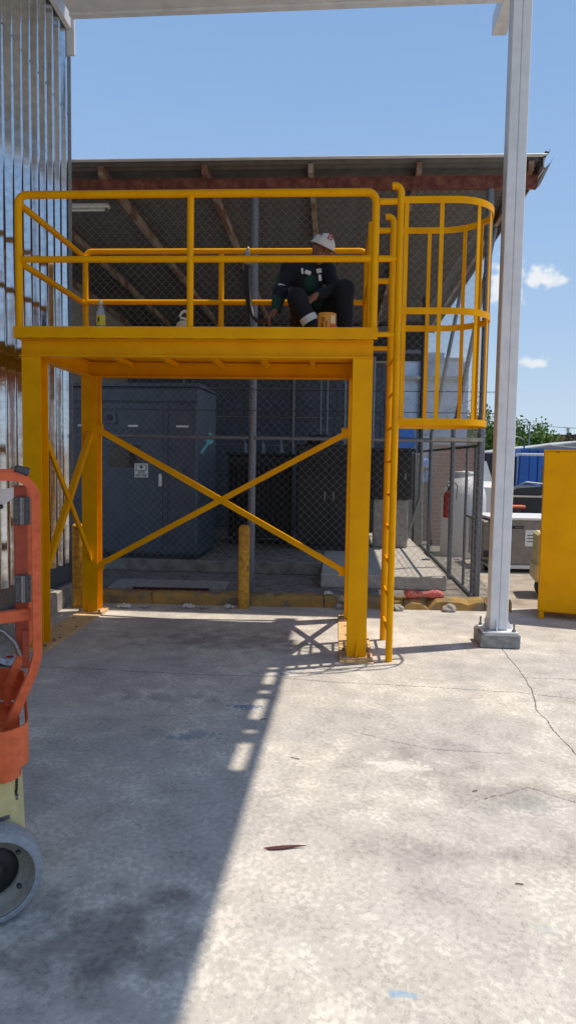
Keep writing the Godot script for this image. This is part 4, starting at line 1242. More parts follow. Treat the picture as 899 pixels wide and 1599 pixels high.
	part("cab", MB.new().extrude(PackedVector2Array([Vector2(-0.19, 1.2), Vector2(0.74, 1.2), Vector2(0.6, 1.62), Vector2(-0.05, 1.62)]), Transform3D(Basis(), Vector3(0, 0, -2.6)), 0.95), M.plastic, pv)
	wheel(pv, Vector3(0.7, 0.33, -0.75), Vector3(1, 0, 0), 0.33, 0.2, M.black, M.steel)
	wheel(pv, Vector3(-0.15, 0.33, -0.75), Vector3(-1, 0, 0), 0.33, 0.2, M.black, M.steel)
	# white water tank
	var wt := thing("water_tank", "white domed water tank behind the side fence", "tank", Vector3(2.98, 0, -11.9), 0.0)
	part("shell", MB.new().lathe([Vector2(0.36, 0.0), Vector2(0.37, 0.05), Vector2(0.37, 0.98), Vector2(0.34, 1.13), Vector2(0.26, 1.26), Vector2(0.14, 1.37), Vector2(0.13, 1.40)], Transform3D(), 28), M.plastic, wt)
	part("lid", MB.new().lathe([Vector2(0.15, 1.39), Vector2(0.16, 1.43), Vector2(0.0, 1.45)], Transform3D(), 20), M.plastic, wt)
	part("outlet", MB.new().rod(Vector3(0.3, 0.1, 0.2), Vector3(0.42, 0.1, 0.3), 0.03, 10), M.dark_pipe, wt)
	# brick wall, laid brick by brick
	var bw := thing("brick_wall", "old red brick wall behind the side fence", "wall", Vector3(2.68, -0.01, -13.2), -0.05)
	part("mortar", MB.new().span(Vector3(0.01, 0.0, -0.115), Vector3(0.87, 1.93, -0.008)), M.mortar, bw)
	rng.seed = 21
	var b0: MeshInstance3D = null
	var h0: MeshInstance3D = null
	for row in 26:
		var x := 0.0
		var first := row % 2 == 1
		while x < 0.86:
			var half := first or x > 0.75
			first = false
			var l := 0.095 if half else 0.2
			var xf := Transform3D(Basis(), Vector3(x + l * 0.5, 0.037 + row * 0.074, -0.055 + rng.randf_range(-0.004, 0.004)))
			if half:
				if h0 == null:
					h0 = part("brick", MB.new().box(Vector3.ZERO, Vector3(0.095, 0.062, 0.11), Basis(), 0.004), M.brick, bw)
					h0.transform = xf
				else: copy_part(h0, xf, bw)
			else:
				if b0 == null:
					b0 = part("brick", MB.new().box(Vector3.ZERO, Vector3(0.198, 0.062, 0.11), Basis(), 0.004), M.brick, bw)
					b0.transform = xf
				else: copy_part(b0, xf, bw)
			x += l + 0.011
	# rubble at the foot of the brick wall
	for k in 5:
		var a: float = [2.42, 2.6, 2.85, 2.5, 2.75][k]
		var z: float = [-9.2, -9.9, -10.4, -10.9, -11.2][k]
		var st := lump(Vector3(0.16, 0.1, 0.13) * (0.8 + 0.25 * (k % 3)), 30 + k)
		var o := part("rubble_stone", st, M.concrete, self)
		o.position = Vector3(a, 0.02, z)
		tag(o, ["pale broken stone nearest the fence corner outside the side fence", "flat pale stone second from the corner outside the side fence", "pale stone by the grey generator's left end", "small pale stone in front of the water tank", "pale stone at the foot of the white water tank"][k], "stone", "rubble outside the side fence")

func lump(size: Vector3, seed_: int) -> MB:
	var mb := MB.new()
	var nz := FastNoiseLite.new()
	nz.seed = seed_
	nz.frequency = 1.1
	var p := func(i: int, j: int) -> Vector3:
		var a := TAU * (i % 10) / 10.0
		var b := PI * (j / 6.0 - 0.5)
		var d := Vector3(cos(a) * cos(b), sin(b), sin(a) * cos(b))
		return d * size * 0.5 * (1.0 + nz.get_noise_3dv(d * 1.5) * 0.6)
	for i in 10:
		for j in 6:
			var q: Array = [p.call(i, j), p.call(i + 1, j), p.call(i + 1, j + 1), p.call(i, j + 1)]
			var c: Vector3 = (q[0] + q[1] + q[2] + q[3]) * 0.25
			if j == 0: mb.face([q[1], q[2], q[3]], c)
			elif j == 5: mb.face([q[0], q[1], q[2]], c)
			else:
				mb.face([q[0], q[1], q[2]], c); mb.face([q[0], q[2], q[3]], c)
	return mb

# ---- far away -----------------------------------------------------------------------------------------------

func tree(at: Vector3, height: float, width: float, seed_: int, label: String, leaf: Material, conical := false) -> void:
	var t := thing("conifer_tree" if conical else "leafy_tree", label, "tree", at, 0.0, "trees beyond the yard")
	var rng := RandomNumberGenerator.new()
	rng.seed = seed_
	var tk := MB.new()
	tk.tube([Vector3.ZERO, Vector3(0.1, height * 0.35, 0), Vector3(0.0, height * 0.75, 0.1)], height * 0.03, 8, false, height * 0.012)
	for k in 5:
		var a := TAU * k / 5.0 + rng.randf()
		tk.tube([Vector3(0.06, height * 0.35, 0), Vector3(cos(a) * width * 0.18, height * 0.5, sin(a) * width * 0.18), Vector3(cos(a) * width * 0.36, height * (0.6 + 0.1 * rng.randf()), sin(a) * width * 0.36)], height * 0.014, 6, false, height * 0.005)
	part("trunk", tk, M.bark, t)
	var cr := MB.new()
	var clumps := []
	for k in 60:
		var d := Vector3(rng.randfn(), rng.randfn() * 0.8, rng.randfn()).normalized() * pow(rng.randf(), 0.4)
		var c := Vector3(d.x * width * 0.46, height * 0.66 + d.y * height * 0.3, d.z * width * 0.46)
		if conical:
			var f := rng.randf()
			var a := rng.randf() * TAU
			c = Vector3(cos(a) * width * 0.4 * (1.0 - f), height * (0.12 + 0.86 * f), sin(a) * width * 0.4 * (1.0 - f))
		clumps.append(c)
	var leaf_size := width * 0.022
	for c in clumps:
		for q in 75:
			var o: Vector3 = c + Vector3(rng.randfn(), rng.randfn(), rng.randfn()) * width * 0.055
			var x := Vector3(rng.randfn(), rng.randfn(), rng.randfn()).normalized()
			var y := x.cross(Vector3(rng.randfn(), rng.randfn(), rng.randfn())).normalized()
			var s := leaf_size * rng.randf_range(0.6, 1.3)
			cr.tri(o - x * s, o + y * s * 0.6, o + x * s, x.cross(y))
			cr.tri(o - x * s, o - y * s * 0.6, o + x * s, x.cross(y))
	part("crown", cr, leaf, t)

func make_far() -> void:
	tree(Vector3(11.4, 0, -42), 4.6, 5.5, 1, "bright green leafy tree just left of the white column", M.leaf)
	tree(Vector3(14.6, 0, -44), 4.4, 5.0, 2, "bright green leafy tree just right of the white column", M.leaf)
	tree(Vector3(17.6, 0, -50), 3.5, 3.2, 3, "small green tree left of the long red building", M.leaf)
	tree(Vector3(30.0, 0, -66), 4.6, 8.0, 4, "dark green tree at the right edge in front of the red building", M.leaf_dark)
	tree(Vector3(8.0, 0, -46), 4.0, 5.0, 5, "green tree furthest left behind the fence corner post", M.leaf)
	tree(Vector3(27.6, 0, -70), 5.2, 1.5, 6, "thin dark conifer standing beside the red building", M.leaf_dark, true)
	var rb := thing("red_building", "long low dark red building far off above the trees", "building", Vector3(28.5, 0, -92), -0.05)
	part("wall", MB.new().span(Vector3(0, 0, -12), Vector3(26, 3.9, 0)), M.far_red, rb)
	part("fascia", MB.new().span(Vector3(-0.1, 3.9, -12.1), Vector3(26.1, 4.05, 0.12)), M.far_grey, rb)
	part("upper_wall", MB.new().span(Vector3(0.4, 4.05, -11.6), Vector3(25.6, 5.2, -0.6)), M.far_red, rb)
	part("roof", MB.new().span(Vector3(0.2, 5.2, -11.8), Vector3(25.8, 5.35, -0.3)), M.charcoal, rb)
	for k in 8:
		part("window", MB.new().span(Vector3(1.2 + k * 3.1, 1.4, 0.0), Vector3(2.8 + k * 3.1, 2.6, 0.05)), M.glass_dark, rb)
	var gb := thing("grey_warehouse", "low grey warehouse with a shallow gable beyond the blue forklift", "building", Vector3(9.6, 0, -31), -0.04)
	part("wall", MB.new().extrude(PackedVector2Array([Vector2(0, 0), Vector2(4.0, 0), Vector2(4.0, 2.15), Vector2(1.8, 2.35), Vector2(0, 2.05)]), Transform3D(Basis(), Vector3(0, 0, -6)), 6), M.far_grey, gb)
	part("roof", MB.new().extrude(PackedVector2Array([Vector2(-0.1, 2.04), Vector2(1.8, 2.36), Vector2(4.1, 2.16), Vector2(4.1, 2.22), Vector2(1.8, 2.42), Vector2(-0.1, 2.1)]), Transform3D(Basis(), Vector3(0, 0, -6.1)), 6.2), M.roof_zinc, gb)
	part("door", MB.new().span(Vector3(1.2, 0, 0.001), Vector3(2.6, 1.8, 0.04)), M.charcoal, gb)
	var g2 := thing("grey_warehouse", "low grey warehouse with a pale roof line behind the yellow cabinet", "building", Vector3(13.0, 0, -36), -0.04)
	part("wall", MB.new().extrude(PackedVector2Array([Vector2(-0.4, 0), Vector2(6.0, 0), Vector2(6.0, 2.9), Vector2(2.5, 2.75), Vector2(-0.4, 2.35)]), Transform3D(Basis(), Vector3(0, 0, -6)), 6), M.far_grey, g2)
	part("roof", MB.new().extrude(PackedVector2Array([Vector2(-0.5, 2.34), Vector2(2.5, 2.76), Vector2(6.1, 2.91), Vector2(6.1, 2.98), Vector2(2.5, 2.83), Vector2(-0.5, 2.41)]), Transform3D(Basis(), Vector3(0, 0, -6.1)), 6.2), M.roof_zinc, g2)
	for l in [[13.6, -40.0, 4.0, "tall grey street lamp against the sky right of the column"], [10.0, -30.0, 2.62, "short dark yard lamp in front of the green tree"]]:
		var s := thing("street_lamp", l[3], "street lamp", Vector3(l[0], 0, l[1]))
		part("pole", MB.new().tube([Vector3.ZERO, Vector3(0, float(l[2]) * 0.98, 0)], 0.05, 8, true, 0.035), M.pipe if l[2] > 3 else M.dark_pipe, s)
		part("arm", MB.new().tube([Vector3(0, float(l[2]) * 0.97, 0), Vector3(-0.2, float(l[2]) + 0.05, 0), Vector3(-0.45, float(l[2]) + 0.08, 0)], 0.03, 6), M.pipe, s)
		part("head", MB.new().box(Vector3(-0.55, float(l[2]) + 0.08, 0), Vector3(0.35, 0.1, 0.16), Basis(), 0.03), M.plastic, s)
	for k in 2:
		var w := []
		for q in 13:
			var f := q / 12.0
			w.append(Vector3(lerpf(6.0, 60.0, f), (5.9 if k == 0 else 5.0) - 1.1 * sin(PI * f), lerpf(-60.0, -75.0, f)))
		var o := part("power_line", MB.new().tube(w, 0.022, 4, false), M.charcoal, self)
		tag(o, ["upper thin power line across the sky right of the column", "lower thin power line just above the red building"][k], "power line", "power lines")

# ---- the worker on the platform -----------------------------------------------------------------------------

func hand_into(mb: MB, wrist: Vector3, dir: Vector3, back: Vector3, thumb_side: Vector3, curl: float, sc_ := 1.0) -> void:
	# palm, four unequal bent fingers and a thumb leaving the side of the palm
	var d := dir.normalized()
	var s := (thumb_side - d * thumb_side.dot(d)).normalized()
	var b := back.normalized()
	b = (b - d * b.dot(d) - s * b.dot(s)).normalized()
	var f := Field.new(wrist - Vector3.ONE * 0.13 * sc_ + d * 0.07, wrist + Vector3.ONE * 0.13 * sc_ + d * 0.07, 0.0042)
	f.capsule(wrist - d * 0.03, wrist + d * 0.02, 0.026, 0.026, 0.01)
	for k in 4:
		var o := s * (0.03 - 0.02 * k)
		f.capsule(wrist + d * 0.01 + o * 0.6, wrist + d * 0.085 + o, 0.015, 0.0125, 0.012)
	var lens := [0.075, 0.084, 0.078, 0.06]
	for k in 4:
		var base := wrist + d * 0.085 + s * (0.03 - 0.02 * k)
		var l: float = lens[k]
		var p := base
		var ang := curl * (0.8 + 0.12 * k)
		var at := 0.0
		for j in 3:
			at += ang
			var v := d * cos(at) - b * sin(at)
			var q: Vector3 = p + v * l * [0.45, 0.32, 0.23][j]
			f.capsule(p, q, 0.0098 - 0.0009 * j, 0.0092 - 0.0009 * j, 0.003)
			p = q
	var tb := wrist + d * 0.03 + s * 0.028
	var t1 := tb + (d * 0.6 + s * 0.75 - b * 0.25).normalized() * 0.038
	var t2 := t1 + (d * 0.85 + s * 0.3 - b * 0.35).normalized() * 0.032
	f.capsule(tb, t1, 0.0145, 0.011, 0.008)
	f.capsule(t1, t2, 0.0105, 0.009, 0.003)
	f.into(mb)

func make_person() -> void:
	var B := Vector3(0.2, 2.552, -6.6)
	var t := thing("person", "person in dark green overalls and white hard hat crouching on the yellow platform", "person", B)
	var q := func(x: float, y: float, z: float) -> Vector3: return Vector3(x, y, z) - B
	var pelvis: Vector3 = q.call(0.2, 2.93, -6.78)
	var waist: Vector3 = q.call(0.17, 3.09, -6.74)
	var chest: Vector3 = q.call(0.145, 3.26, -6.66)
	var neck: Vector3 = q.call(0.175, 3.415, -6.6)
	var head: Vector3 = q.call(0.262, 3.495, -6.51)
	var rs: Vector3 = q.call(-0.025, 3.345, -6.62)
	var re: Vector3 = q.call(-0.105, 3.10, -6.53)
	var rw: Vector3 = q.call(-0.14, 2.925, -6.38)
	var ls: Vector3 = q.call(0.325, 3.345, -6.64)
	var le: Vector3 = q.call(0.40, 3.14, -6.50)
	var lw: Vector3 = q.call(0.21, 3.04, -6.33)
	var rh: Vector3 = q.call(0.11, 2.91, -6.74)
	var lh: Vector3 = q.call(0.30, 2.91, -6.74)
	var rk: Vector3 = q.call(0.05, 3.02, -6.32)
	var ra: Vector3 = q.call(0.26, 2.655, -6.30)
	var lk: Vector3 = q.call(0.475, 3.12, -6.40)
	var la: Vector3 = q.call(0.49, 2.66, -6.38)
	var lo := Vector3(-0.6, -0.05, -0.5)
	var hi := Vector3(0.55, 1.2, 0.5)
	var fwd := Vector3(0.50, -0.50, 0.70).normalized()
	var hup := Vector3(0.45, 0.80, 0.25)
	hup = (hup - fwd * hup.dot(fwd)).normalized()
	var hside := hup.cross(fwd).normalized()
	var hb := Basis(hside, hup, fwd)
	var skin := mat([[0.0, sc(128, 82, 60)], [1.0, sc(150, 98, 74)]], 0.55, 0.0, 6.0, 0.03, 201)
	skin.subsurf_scatter_enabled = true
	skin.subsurf_scatter_strength = 0.1
	# body
	var body := MB.new()
	var f := Field.new(lo, hi, 0.014)
	f.capsule(pelvis, waist, 0.115, 0.105, 0.05)
	f.capsule(waist, chest, 0.105, 0.13, 0.05)
	f.capsule(rs, ls, 0.06, 0.06, 0.06)
	f.capsule(chest, neck, 0.10, 0.052, 0.05)
	f.capsule(neck, head - hup * 0.03, 0.052, 0.05, 0.02)
	f.capsule(rs, re, 0.05, 0.042, 0.03)
	f.capsule(re, rw, 0.04, 0.028, 0.02)
	f.capsule(ls, le, 0.05, 0.042, 0.03)
	f.capsule(le, lw, 0.04, 0.028, 0.02)
	f.capsule(rh, rk, 0.08, 0.06, 0.04)
	f.capsule(rk, ra, 0.055, 0.04, 0.03)
	f.capsule(lh, lk, 0.08, 0.06, 0.04)
	f.capsule(lk, la, 0.055, 0.04, 0.03)
	f.into(body)
	# head with a face
	var hf := Field.new(head - Vector3.ONE * 0.17, head + Vector3.ONE * 0.17, 0.006)
	hf.ellipsoid(head + hup * 0.02, hb, Vector3(0.074, 0.095, 0.092), 0.02)
	hf.ellipsoid(head - hup * 0.045 + fwd * 0.028, hb, Vector3(0.056, 0.068, 0.062), 0.03)
	hf.capsule(head - hup * 0.10 + fwd * 0.052, head - hup * 0.095 + fwd * 0.06, 0.026, 0.024, 0.03)
	hf.capsule(head + hup * 0.005 + fwd * 0.088, head - hup * 0.032 + fwd * 0.108, 0.009, 0.014, 0.012)
	hf.capsule(head + hup * 0.022 - hside * 0.04 + fwd * 0.08, head + hup * 0.022 + hside * 0.04 + fwd * 0.08, 0.012, 0.012, 0.012)
	hf.capsule(head - hup * 0.062 - hside * 0.02 + fwd * 0.082, head - hup * 0.062 + hside * 0.02 + fwd * 0.082, 0.009, 0.009, 0.006)
	for s in [-1.0, 1.0]:
		hf.ellipsoid(head + hside * s * 0.076 - hup * 0.008 - fwd * 0.01, hb, Vector3(0.012, 0.032, 0.02), 0.008)
		hf.capsule(head + hside * s * 0.045 - hup * 0.035 + fwd * 0.062, head + hside * s * 0.04 - hup * 0.04 + fwd * 0.064, 0.02, 0.018, 0.02)
	hf.capsule(neck - (head - neck) * 0.1, head - hup * 0.05, 0.052, 0.05, 0.02)
	hf.into(body)
	hand_into(body, rw, Vector3(-0.5, -0.62, 0.25), Vector3(-0.6, 0.2, 0.5), Vector3(0.3, 0.1, 1.0), 0.42)
	hand_into(body, lw, Vector3(-0.75, -0.58, 0.2), Vector3(-0.25, 0.5, 0.75), Vector3(-0.3, 0.5, -0.6), 0.35)
	part("body", body, skin, t)
	for s in [-1.0, 1.0]:
		part("eye", MB.new().lathe([Vector2(0.0, -0.009), Vector2(0.007, -0.006), Vector2(0.009, 0.0), Vector2(0.007, 0.006), Vector2(0.0, 0.009)], Transform3D(Basis(), head + hside * s * 0.03 + hup * 0.004 + fwd * 0.083), 10), M.ink, t)
	# jacket: green with dark navy front and back
	var jacket := MB.new()
	var jf := Field.new(lo, hi, 0.013)
	jf.capsule(pelvis + Vector3(0, 0.03, 0), waist, 0.142, 0.135, 0.05)
	jf.capsule(waist, chest, 0.135, 0.155, 0.05)
	jf.capsule(rs, ls, 0.08, 0.08, 0.06)
	jf.capsule(chest, neck - (neck - chest) * 0.1, 0.12, 0.078, 0.05)
	jf.capsule(rs, re, 0.072, 0.062, 0.03)
	jf.capsule(re, rw + (re - rw) * 0.12, 0.062, 0.046, 0.02)
	jf.capsule(ls, le, 0.072, 0.064, 0.03)
	jf.capsule(le, lw + (le - lw) * 0.15, 0.062, 0.046, 0.02)
	jf.ellipsoid(re + Vector3(0.01, 0.02, 0.03), Basis(), Vector3(0.07, 0.04, 0.05), 0.03)
	jf.ellipsoid(waist + Vector3(0.0, 0.04, 0.1), Basis(), Vector3(0.11, 0.05, 0.06), 0.05)
	jf.into(jacket)
	var green := mat([[0.0, sc(10, 46, 38)], [1.0, sc(18, 66, 54)]], 0.85, 0.0, 3.0, 0.03, 203, 0.5)
	var navy := mat([[0.0, sc(13, 15, 26)], [1.0, sc(22, 25, 40)]], 0.85, 0.0, 3.0, 0.03, 205, 0.5)
	part("jacket", jacket, navy, t)
	# green panels: forearm, outer sleeve, chest and belly
	var panel := MB.new()
	var pf := Field.new(lo, hi, 0.011)
	pf.capsule(re + Vector3(-0.004, -0.01, 0.002), rw + (re - rw) * 0.1, 0.062, 0.050, 0.02)
	pf.capsule(rs + Vector3(-0.018, -0.02, -0.01), re + Vector3(-0.012, 0.02, 0.0), 0.066, 0.058, 0.02)
	pf.ellipsoid(chest + Vector3(0.02, -0.045, 0.10), Basis(), Vector3(0.075, 0.1, 0.066), 0.02)
	pf.ellipsoid(waist + Vector3(0.08, -0.03, 0.12), Basis(), Vector3(0.075, 0.09, 0.06), 0.02)
	pf.capsule(rs + Vector3(0.08, 0.03, -0.03), neck + Vector3(-0.05, 0.0, -0.03), 0.06, 0.05, 0.02)
	pf.into(panel)
	part("jacket_panels", panel, green, t)
	# collar
	var cpath := []
	for k in 17:
		var a := TAU * k / 16.0
		cpath.append(neck + Vector3(cos(a) * 0.072, 0.0 + 0.012 * sin(a), sin(a) * 0.066))
	part("collar", MB.new().tube(cpath, 0.02, 8, false), navy, t)
	# trousers and boots
	var tr := MB.new()
	var tf := Field.new(lo, hi, 0.013)
	tf.capsule(rh, lh, 0.12, 0.12, 0.05)
	tf.capsule(pelvis, waist - Vector3(0, 0.06, 0), 0.135, 0.125, 0.04)
	tf.capsule(rh, rk, 0.105, 0.085, 0.04)
	tf.capsule(rk, ra + (rk - ra) * 0.12, 0.083, 0.062, 0.03)
	tf.capsule(lh, lk, 0.105, 0.085, 0.04)
	tf.capsule(lk, la + (lk - la) * 0.12, 0.083, 0.065, 0.03)
	tf.into(tr)
	part("trousers", tr, navy, t)
	for a in [[ra, Vector3(0.15, 0, 1.0)], [la, Vector3(0.2, 0, 1.0)]]:
		var bo := MB.new()
		var d: Vector3 = a[1].normalized()
		var an: Vector3 = a[0]
		var bf := Field.new(an - Vector3(0.2, 0.14, 0.2), an + Vector3(0.25, 0.16, 0.3), 0.011)
		bf.capsule(an + Vector3(0, 0.08, 0), an - Vector3(0, 0.02, 0), 0.056, 0.052, 0.02)
		bf.capsule(Vector3(an.x, 0.046, an.z) - d * 0.05, Vector3(an.x, 0.042, an.z) + d * 0.15, 0.044, 0.04, 0.03)
		bf.cut_plane(Vector3(0, 0.001, 0), Vector3(0, -1, 0))
		bf.into(bo)
		part("boot", bo, M.black, t)
	# reflective strips
	var refl := mat(sc(214, 214, 210), 0.35)
	var band := func(at: Vector3, axis: Vector3, r: float, w: float) -> void:
		part("reflective_strip", MB.new().lathe([Vector2(r - 0.004, -w * 0.5), Vector2(r, -w * 0.5), Vector2(r, w * 0.5), Vector2(r - 0.004, w * 0.5)], Transform3D(Basis(Quaternion(Vector3.UP, axis.normalized())), at), 20), refl, t)
	band.call(rs.lerp(re, 0.86), re - rs, 0.068, 0.05)
	band.call(rk.lerp(ra, 0.52), ra - rk, 0.079, 0.06)
	# chest strips: short pieces that follow the jacket front
	for s in [[-0.025, 3.298, 0.02, 0.055, 0.1], [0.025, 3.285, 0.055, 0.04, -0.35], [0.125, 3.302, 0.045, 0.04, 0.2], [0.135, 3.24, 0.026, 0.06, 0.1]]:
		var at: Vector3 = q.call(0.12 + float(s[0]), float(s[1]), -6.49)
		part("reflective_strip", MB.new().box(at, Vector3(s[2], s[3], 0.012), Basis(Vector3(0, 0, 1), s[4]) * Basis(Vector3.RIGHT, -0.25), 0.003), refl, t)
	# hard hat
	var hat := Transform3D(Basis(hside, hup, fwd) * Basis(Vector3.RIGHT, -0.12), head + hup * 0.035 - fwd * 0.004)
	var prof := []
	for k in 11:
		var a := PI * 0.5 * k / 10.0
		prof.append(Vector2(cos(a) * 0.106, sin(a) * 0.108))
	var hx := hat
	hx.basis = hat.basis * Basis.from_scale(Vector3(0.98, 1.0, 1.14))
	var hatm := mat([[0.0, sc(206, 200, 190)], [1.0, sc(228, 224, 216)]], 0.35, 0.0, 6.0, 0.03, 207)
	var hh := part("hard_hat", MB.new().lathe(prof, hx, 28), hatm, t)
	part("brim", MB.new().lathe([Vector2(0.104, -0.008), Vector2(0.118, -0.012), Vector2(0.12, -0.006), Vector2(0.106, 0.004)], hx, 28), hatm, hh)
	var pk := []
	for k in 9:
		var a := lerpf(-0.9, 0.9, k / 8.0)
		pk.append(hat * Vector3(sin(a) * 0.112, -0.012, cos(a) * 0.128 + 0.03 * cos(a * 1.6)))
	part("peak", MB.new().sweep(pk, 0.006, 0.05, hup), mat(sc(190, 120, 118), 0.5), hh)
	part("ridge", MB.new().tube(arc(hat.origin, hat.basis.z, hat.basis.y, 0.112, 0.35, 2.6, 12), 0.007, 6), hatm, hh)
	# the red letter on the side of the hat that faces the camera
	var nrm := (Vector3(0.36, 0.06, 0.93)).normalized()
	var lup := (hup - nrm * hup.dot(nrm)).normalized()
	var lat := hat * Vector3(0, 0.045, 0) + nrm * 0.113
	text("emblem", "B", 0.062, Transform3D(Basis(lup.cross(nrm).normalized(), lup, nrm), lat), mat(sc(170, 30, 44), 0.5), hh, true)
	var n2 := Vector3(-0.30, 0.45, 0.84).normalized()
	var up2 := (hup - n2 * hup.dot(n2)).normalized()
	part("sticker", MB.new().box(hat * Vector3(0, 0.03, 0) + n2 * 0.109, Vector3(0.03, 0.026, 0.004), Basis(up2.cross(n2).normalized(), up2, n2)), mat(sc(92, 92, 104), 0.6), hh)
	# what the worker sits on
	var st := thing("bucket_seat", "upturned yellow bucket that the crouching person sits on", "bucket", Vector3(0.17, 2.552, -6.8))
	part("shell", MB.new().lathe([Vector2(0.0, 0.27), Vector2(0.13, 0.27), Vector2(0.135, 0.262), Vector2(0.15, 0.03), Vector2(0.158, 0.03), Vector2(0.158, 0.0), Vector2(0.148, 0.0)], Transform3D(), 24), M.yellow_old, st)

func make_deck_items() -> void:
	# paint can
	var c := thing("paint_can", "orange and yellow paint can beside the person's feet on the platform", "paint can", Vector3(0.294, 2.552, -5.86), 0.3)
	part("can", MB.new().lathe([Vector2(0.0, 0.0), Vector2(0.074, 0.0), Vector2(0.076, 0.006), Vector2(0.074, 0.012), Vector2(0.074, 0.228), Vector2(0.077, 0.234), Vector2(0.074, 0.24), Vector2(0.066, 0.24), Vector2(0.066, 0.228), Vector2(0.0, 0.226)], Transform3D(), 28), mat([[0.0, sc(216, 140, 26)], [1.0, sc(232, 164, 40)]], 0.4, 0.0, 6.0, 0.03, 211), c)
	var wrap := func(a0: float, a1: float, y0: float, y1: float, m: Material) -> void:
		var mb := MB.new()
		for k in 8:
			var a := lerpf(a0, a1, k / 8.0)
			var b := lerpf(a0, a1, (k + 1) / 8.0)
			var da := Vector3(sin(a), 0, cos(a))
			var db := Vector3(sin(b), 0, cos(b))
			mb.quadn(da * 0.0752 + Vector3.UP * y0, db * 0.0752 + Vector3.UP * y0, db * 0.0752 + Vector3.UP * y1, da * 0.0752 + Vector3.UP * y1, da, db, db, da)
		part("label_print", mb, m, c)
	wrap.call(0.05, 1.1, 0.04, 0.15, mat(sc(222, 88, 44), 0.5))
	wrap.call(0.1, 0.65, 0.152, 0.215, mat(sc(236, 214, 160), 0.5))
	wrap.call(-1.0, -0.75, 0.12, 0.16, mat(sc(150, 70, 30), 0.5))
	wrap.call(-0.95, -0.6, 0.17, 0.2, mat(sc(160, 84, 30), 0.5))
	wrap.call(-0.5, -0.3, 0.06, 0.17, mat(sc(186, 104, 30), 0.5))
	var hp := arc(Vector3(0, 0.235, 0), Vector3(1, 0, 0), Vector3(0, -0.5, -0.8).normalized(), 0.079, 0.0, PI, 12)
	part("bail", MB.new().tube(hp, 0.003, 5), M.steel, c)
	# bottle
	var b := thing("plastic_bottle", "clear plastic bottle with a yellow label at the left of the platform", "bottle", Vector3(-1.59, 2.552, -5.97), 0.0)
	var clear := StandardMaterial3D.new()
	clear.albedo_color = Color(0.75, 0.8, 0.85, 0.35)
	clear.transparency = BaseMaterial3D.TRANSPARENCY_ALPHA
	clear.roughness = 0.08
	part("shell", MB.new().lathe([Vector2(0.0, 0.0), Vector2(0.034, 0.0), Vector2(0.038, 0.01), Vector2(0.036, 0.06), Vector2(0.037, 0.2), Vector2(0.036, 0.235), Vector2(0.026, 0.28), Vector2(0.014, 0.305), Vector2(0.014, 0.318)], Transform3D(), 20), clear, b)
	part("contents", MB.new().lathe([Vector2(0.0, 0.004), Vector2(0.033, 0.006), Vector2(0.034, 0.13), Vector2(0.0, 0.13)], Transform3D(), 18), mat(sc(196, 200, 200), 0.2), b)
	part("label", MB.new().lathe([Vector2(0.0375, 0.135), Vector2(0.0385, 0.14), Vector2(0.0385, 0.215), Vector2(0.0375, 0.22)], Transform3D(), 20), mat(sc(214, 196, 44), 0.5), b)
	part("label_print", MB.new().box(Vector3(-0.008, 0.18, 0.0375), Vector3(0.014, 0.035, 0.004)), M.ink, b)
	part("cap", MB.new().lathe([Vector2(0.0, 0.345), Vector2(0.016, 0.345), Vector2(0.017, 0.34), Vector2(0.017, 0.318), Vector2(0.0, 0.318)], Transform3D(), 14), M.label_white, b)
	# white trigger-shaped plastic piece
	var s := thing("spray_cup", "small white plastic piece with a hooked top standing on the platform", "spray cup", Vector3(-0.9, 2.552, -5.97), 0.0)
	part("base", MB.new().lathe([Vector2(0.0, 0.0), Vector2(0.055, 0.0), Vector2(0.062, 0.03), Vector2(0.06, 0.15), Vector2(0.05, 0.17), Vector2(0.03, 0.185), Vector2(0.0, 0.19)], Transform3D(), 18), mat(sc(206, 190, 160), 0.6), s)
	var hk := [Vector3(0.03, 0.17, 0)]
	hk.append_array(arc(Vector3(0.01, 0.235, 0), Vector3(1, 0, 0), Vector3.UP, 0.03, 0.0, PI * 0.95, 7))
	hk.append(Vector3(-0.03, 0.222, 0.01))
	part("hook", MB.new().tube(hk, 0.016, 8, true, 0.009), mat(sc(214, 204, 184), 0.6), s)
	part("nozzle", MB.new().tube([Vector3(0.03, 0.19, 0.02), Vector3(-0.005, 0.205, 0.03), Vector3(-0.02, 0.2, 0.035)], 0.011, 8), mat(sc(214, 204, 184), 0.6), s)
	# welding cable hung on the back rail
	var w := thing("welding_cable", "black welding cable with a clamp hanging from the platform back rail", "cable", Vector3(-0.43, 2.552, -7.08))
	part("clamp", MB.new().box(Vector3(0.0, 1.0, 0.06), Vector3(0.05, 0.14, 0.04), Basis(Vector3(0, 0, 1), 0.15), 0.008), M.steel, w)
	part("jaw", MB.new().tube(arc(Vector3(0, 1.07, 0.01), Vector3(0, 0, 1), Vector3.UP, 0.045, -0.5, PI * 0.9, 8), 0.012, 6), M.steel, w)
	part("cable", MB.new().tube([Vector3(0.0, 0.94, 0.06), Vector3(0.01, 0.75, 0.07), Vector3(0.03, 0.55, 0.1), Vector3(0.07, 0.4, 0.2), Vector3(0.12, 0.33, 0.4), Vector3(0.19, 0.3, 0.55), Vector3(0.24, 0.31, 0.68)], 0.019, 8), M.black, w)
	part("second_cable", MB.new().tube([Vector3(-0.02, 0.94, 0.06), Vector3(-0.02, 0.7, 0.06), Vector3(0.02, 0.45, 0.1), Vector3(0.05, 0.25, 0.15), Vector3(0.09, 0.05, 0.2), Vector3(0.2, 0.02, 0.3)], 0.015, 8), M.black, w)

# ---- the orange lift at the left edge -----------------------------------------------------------------------

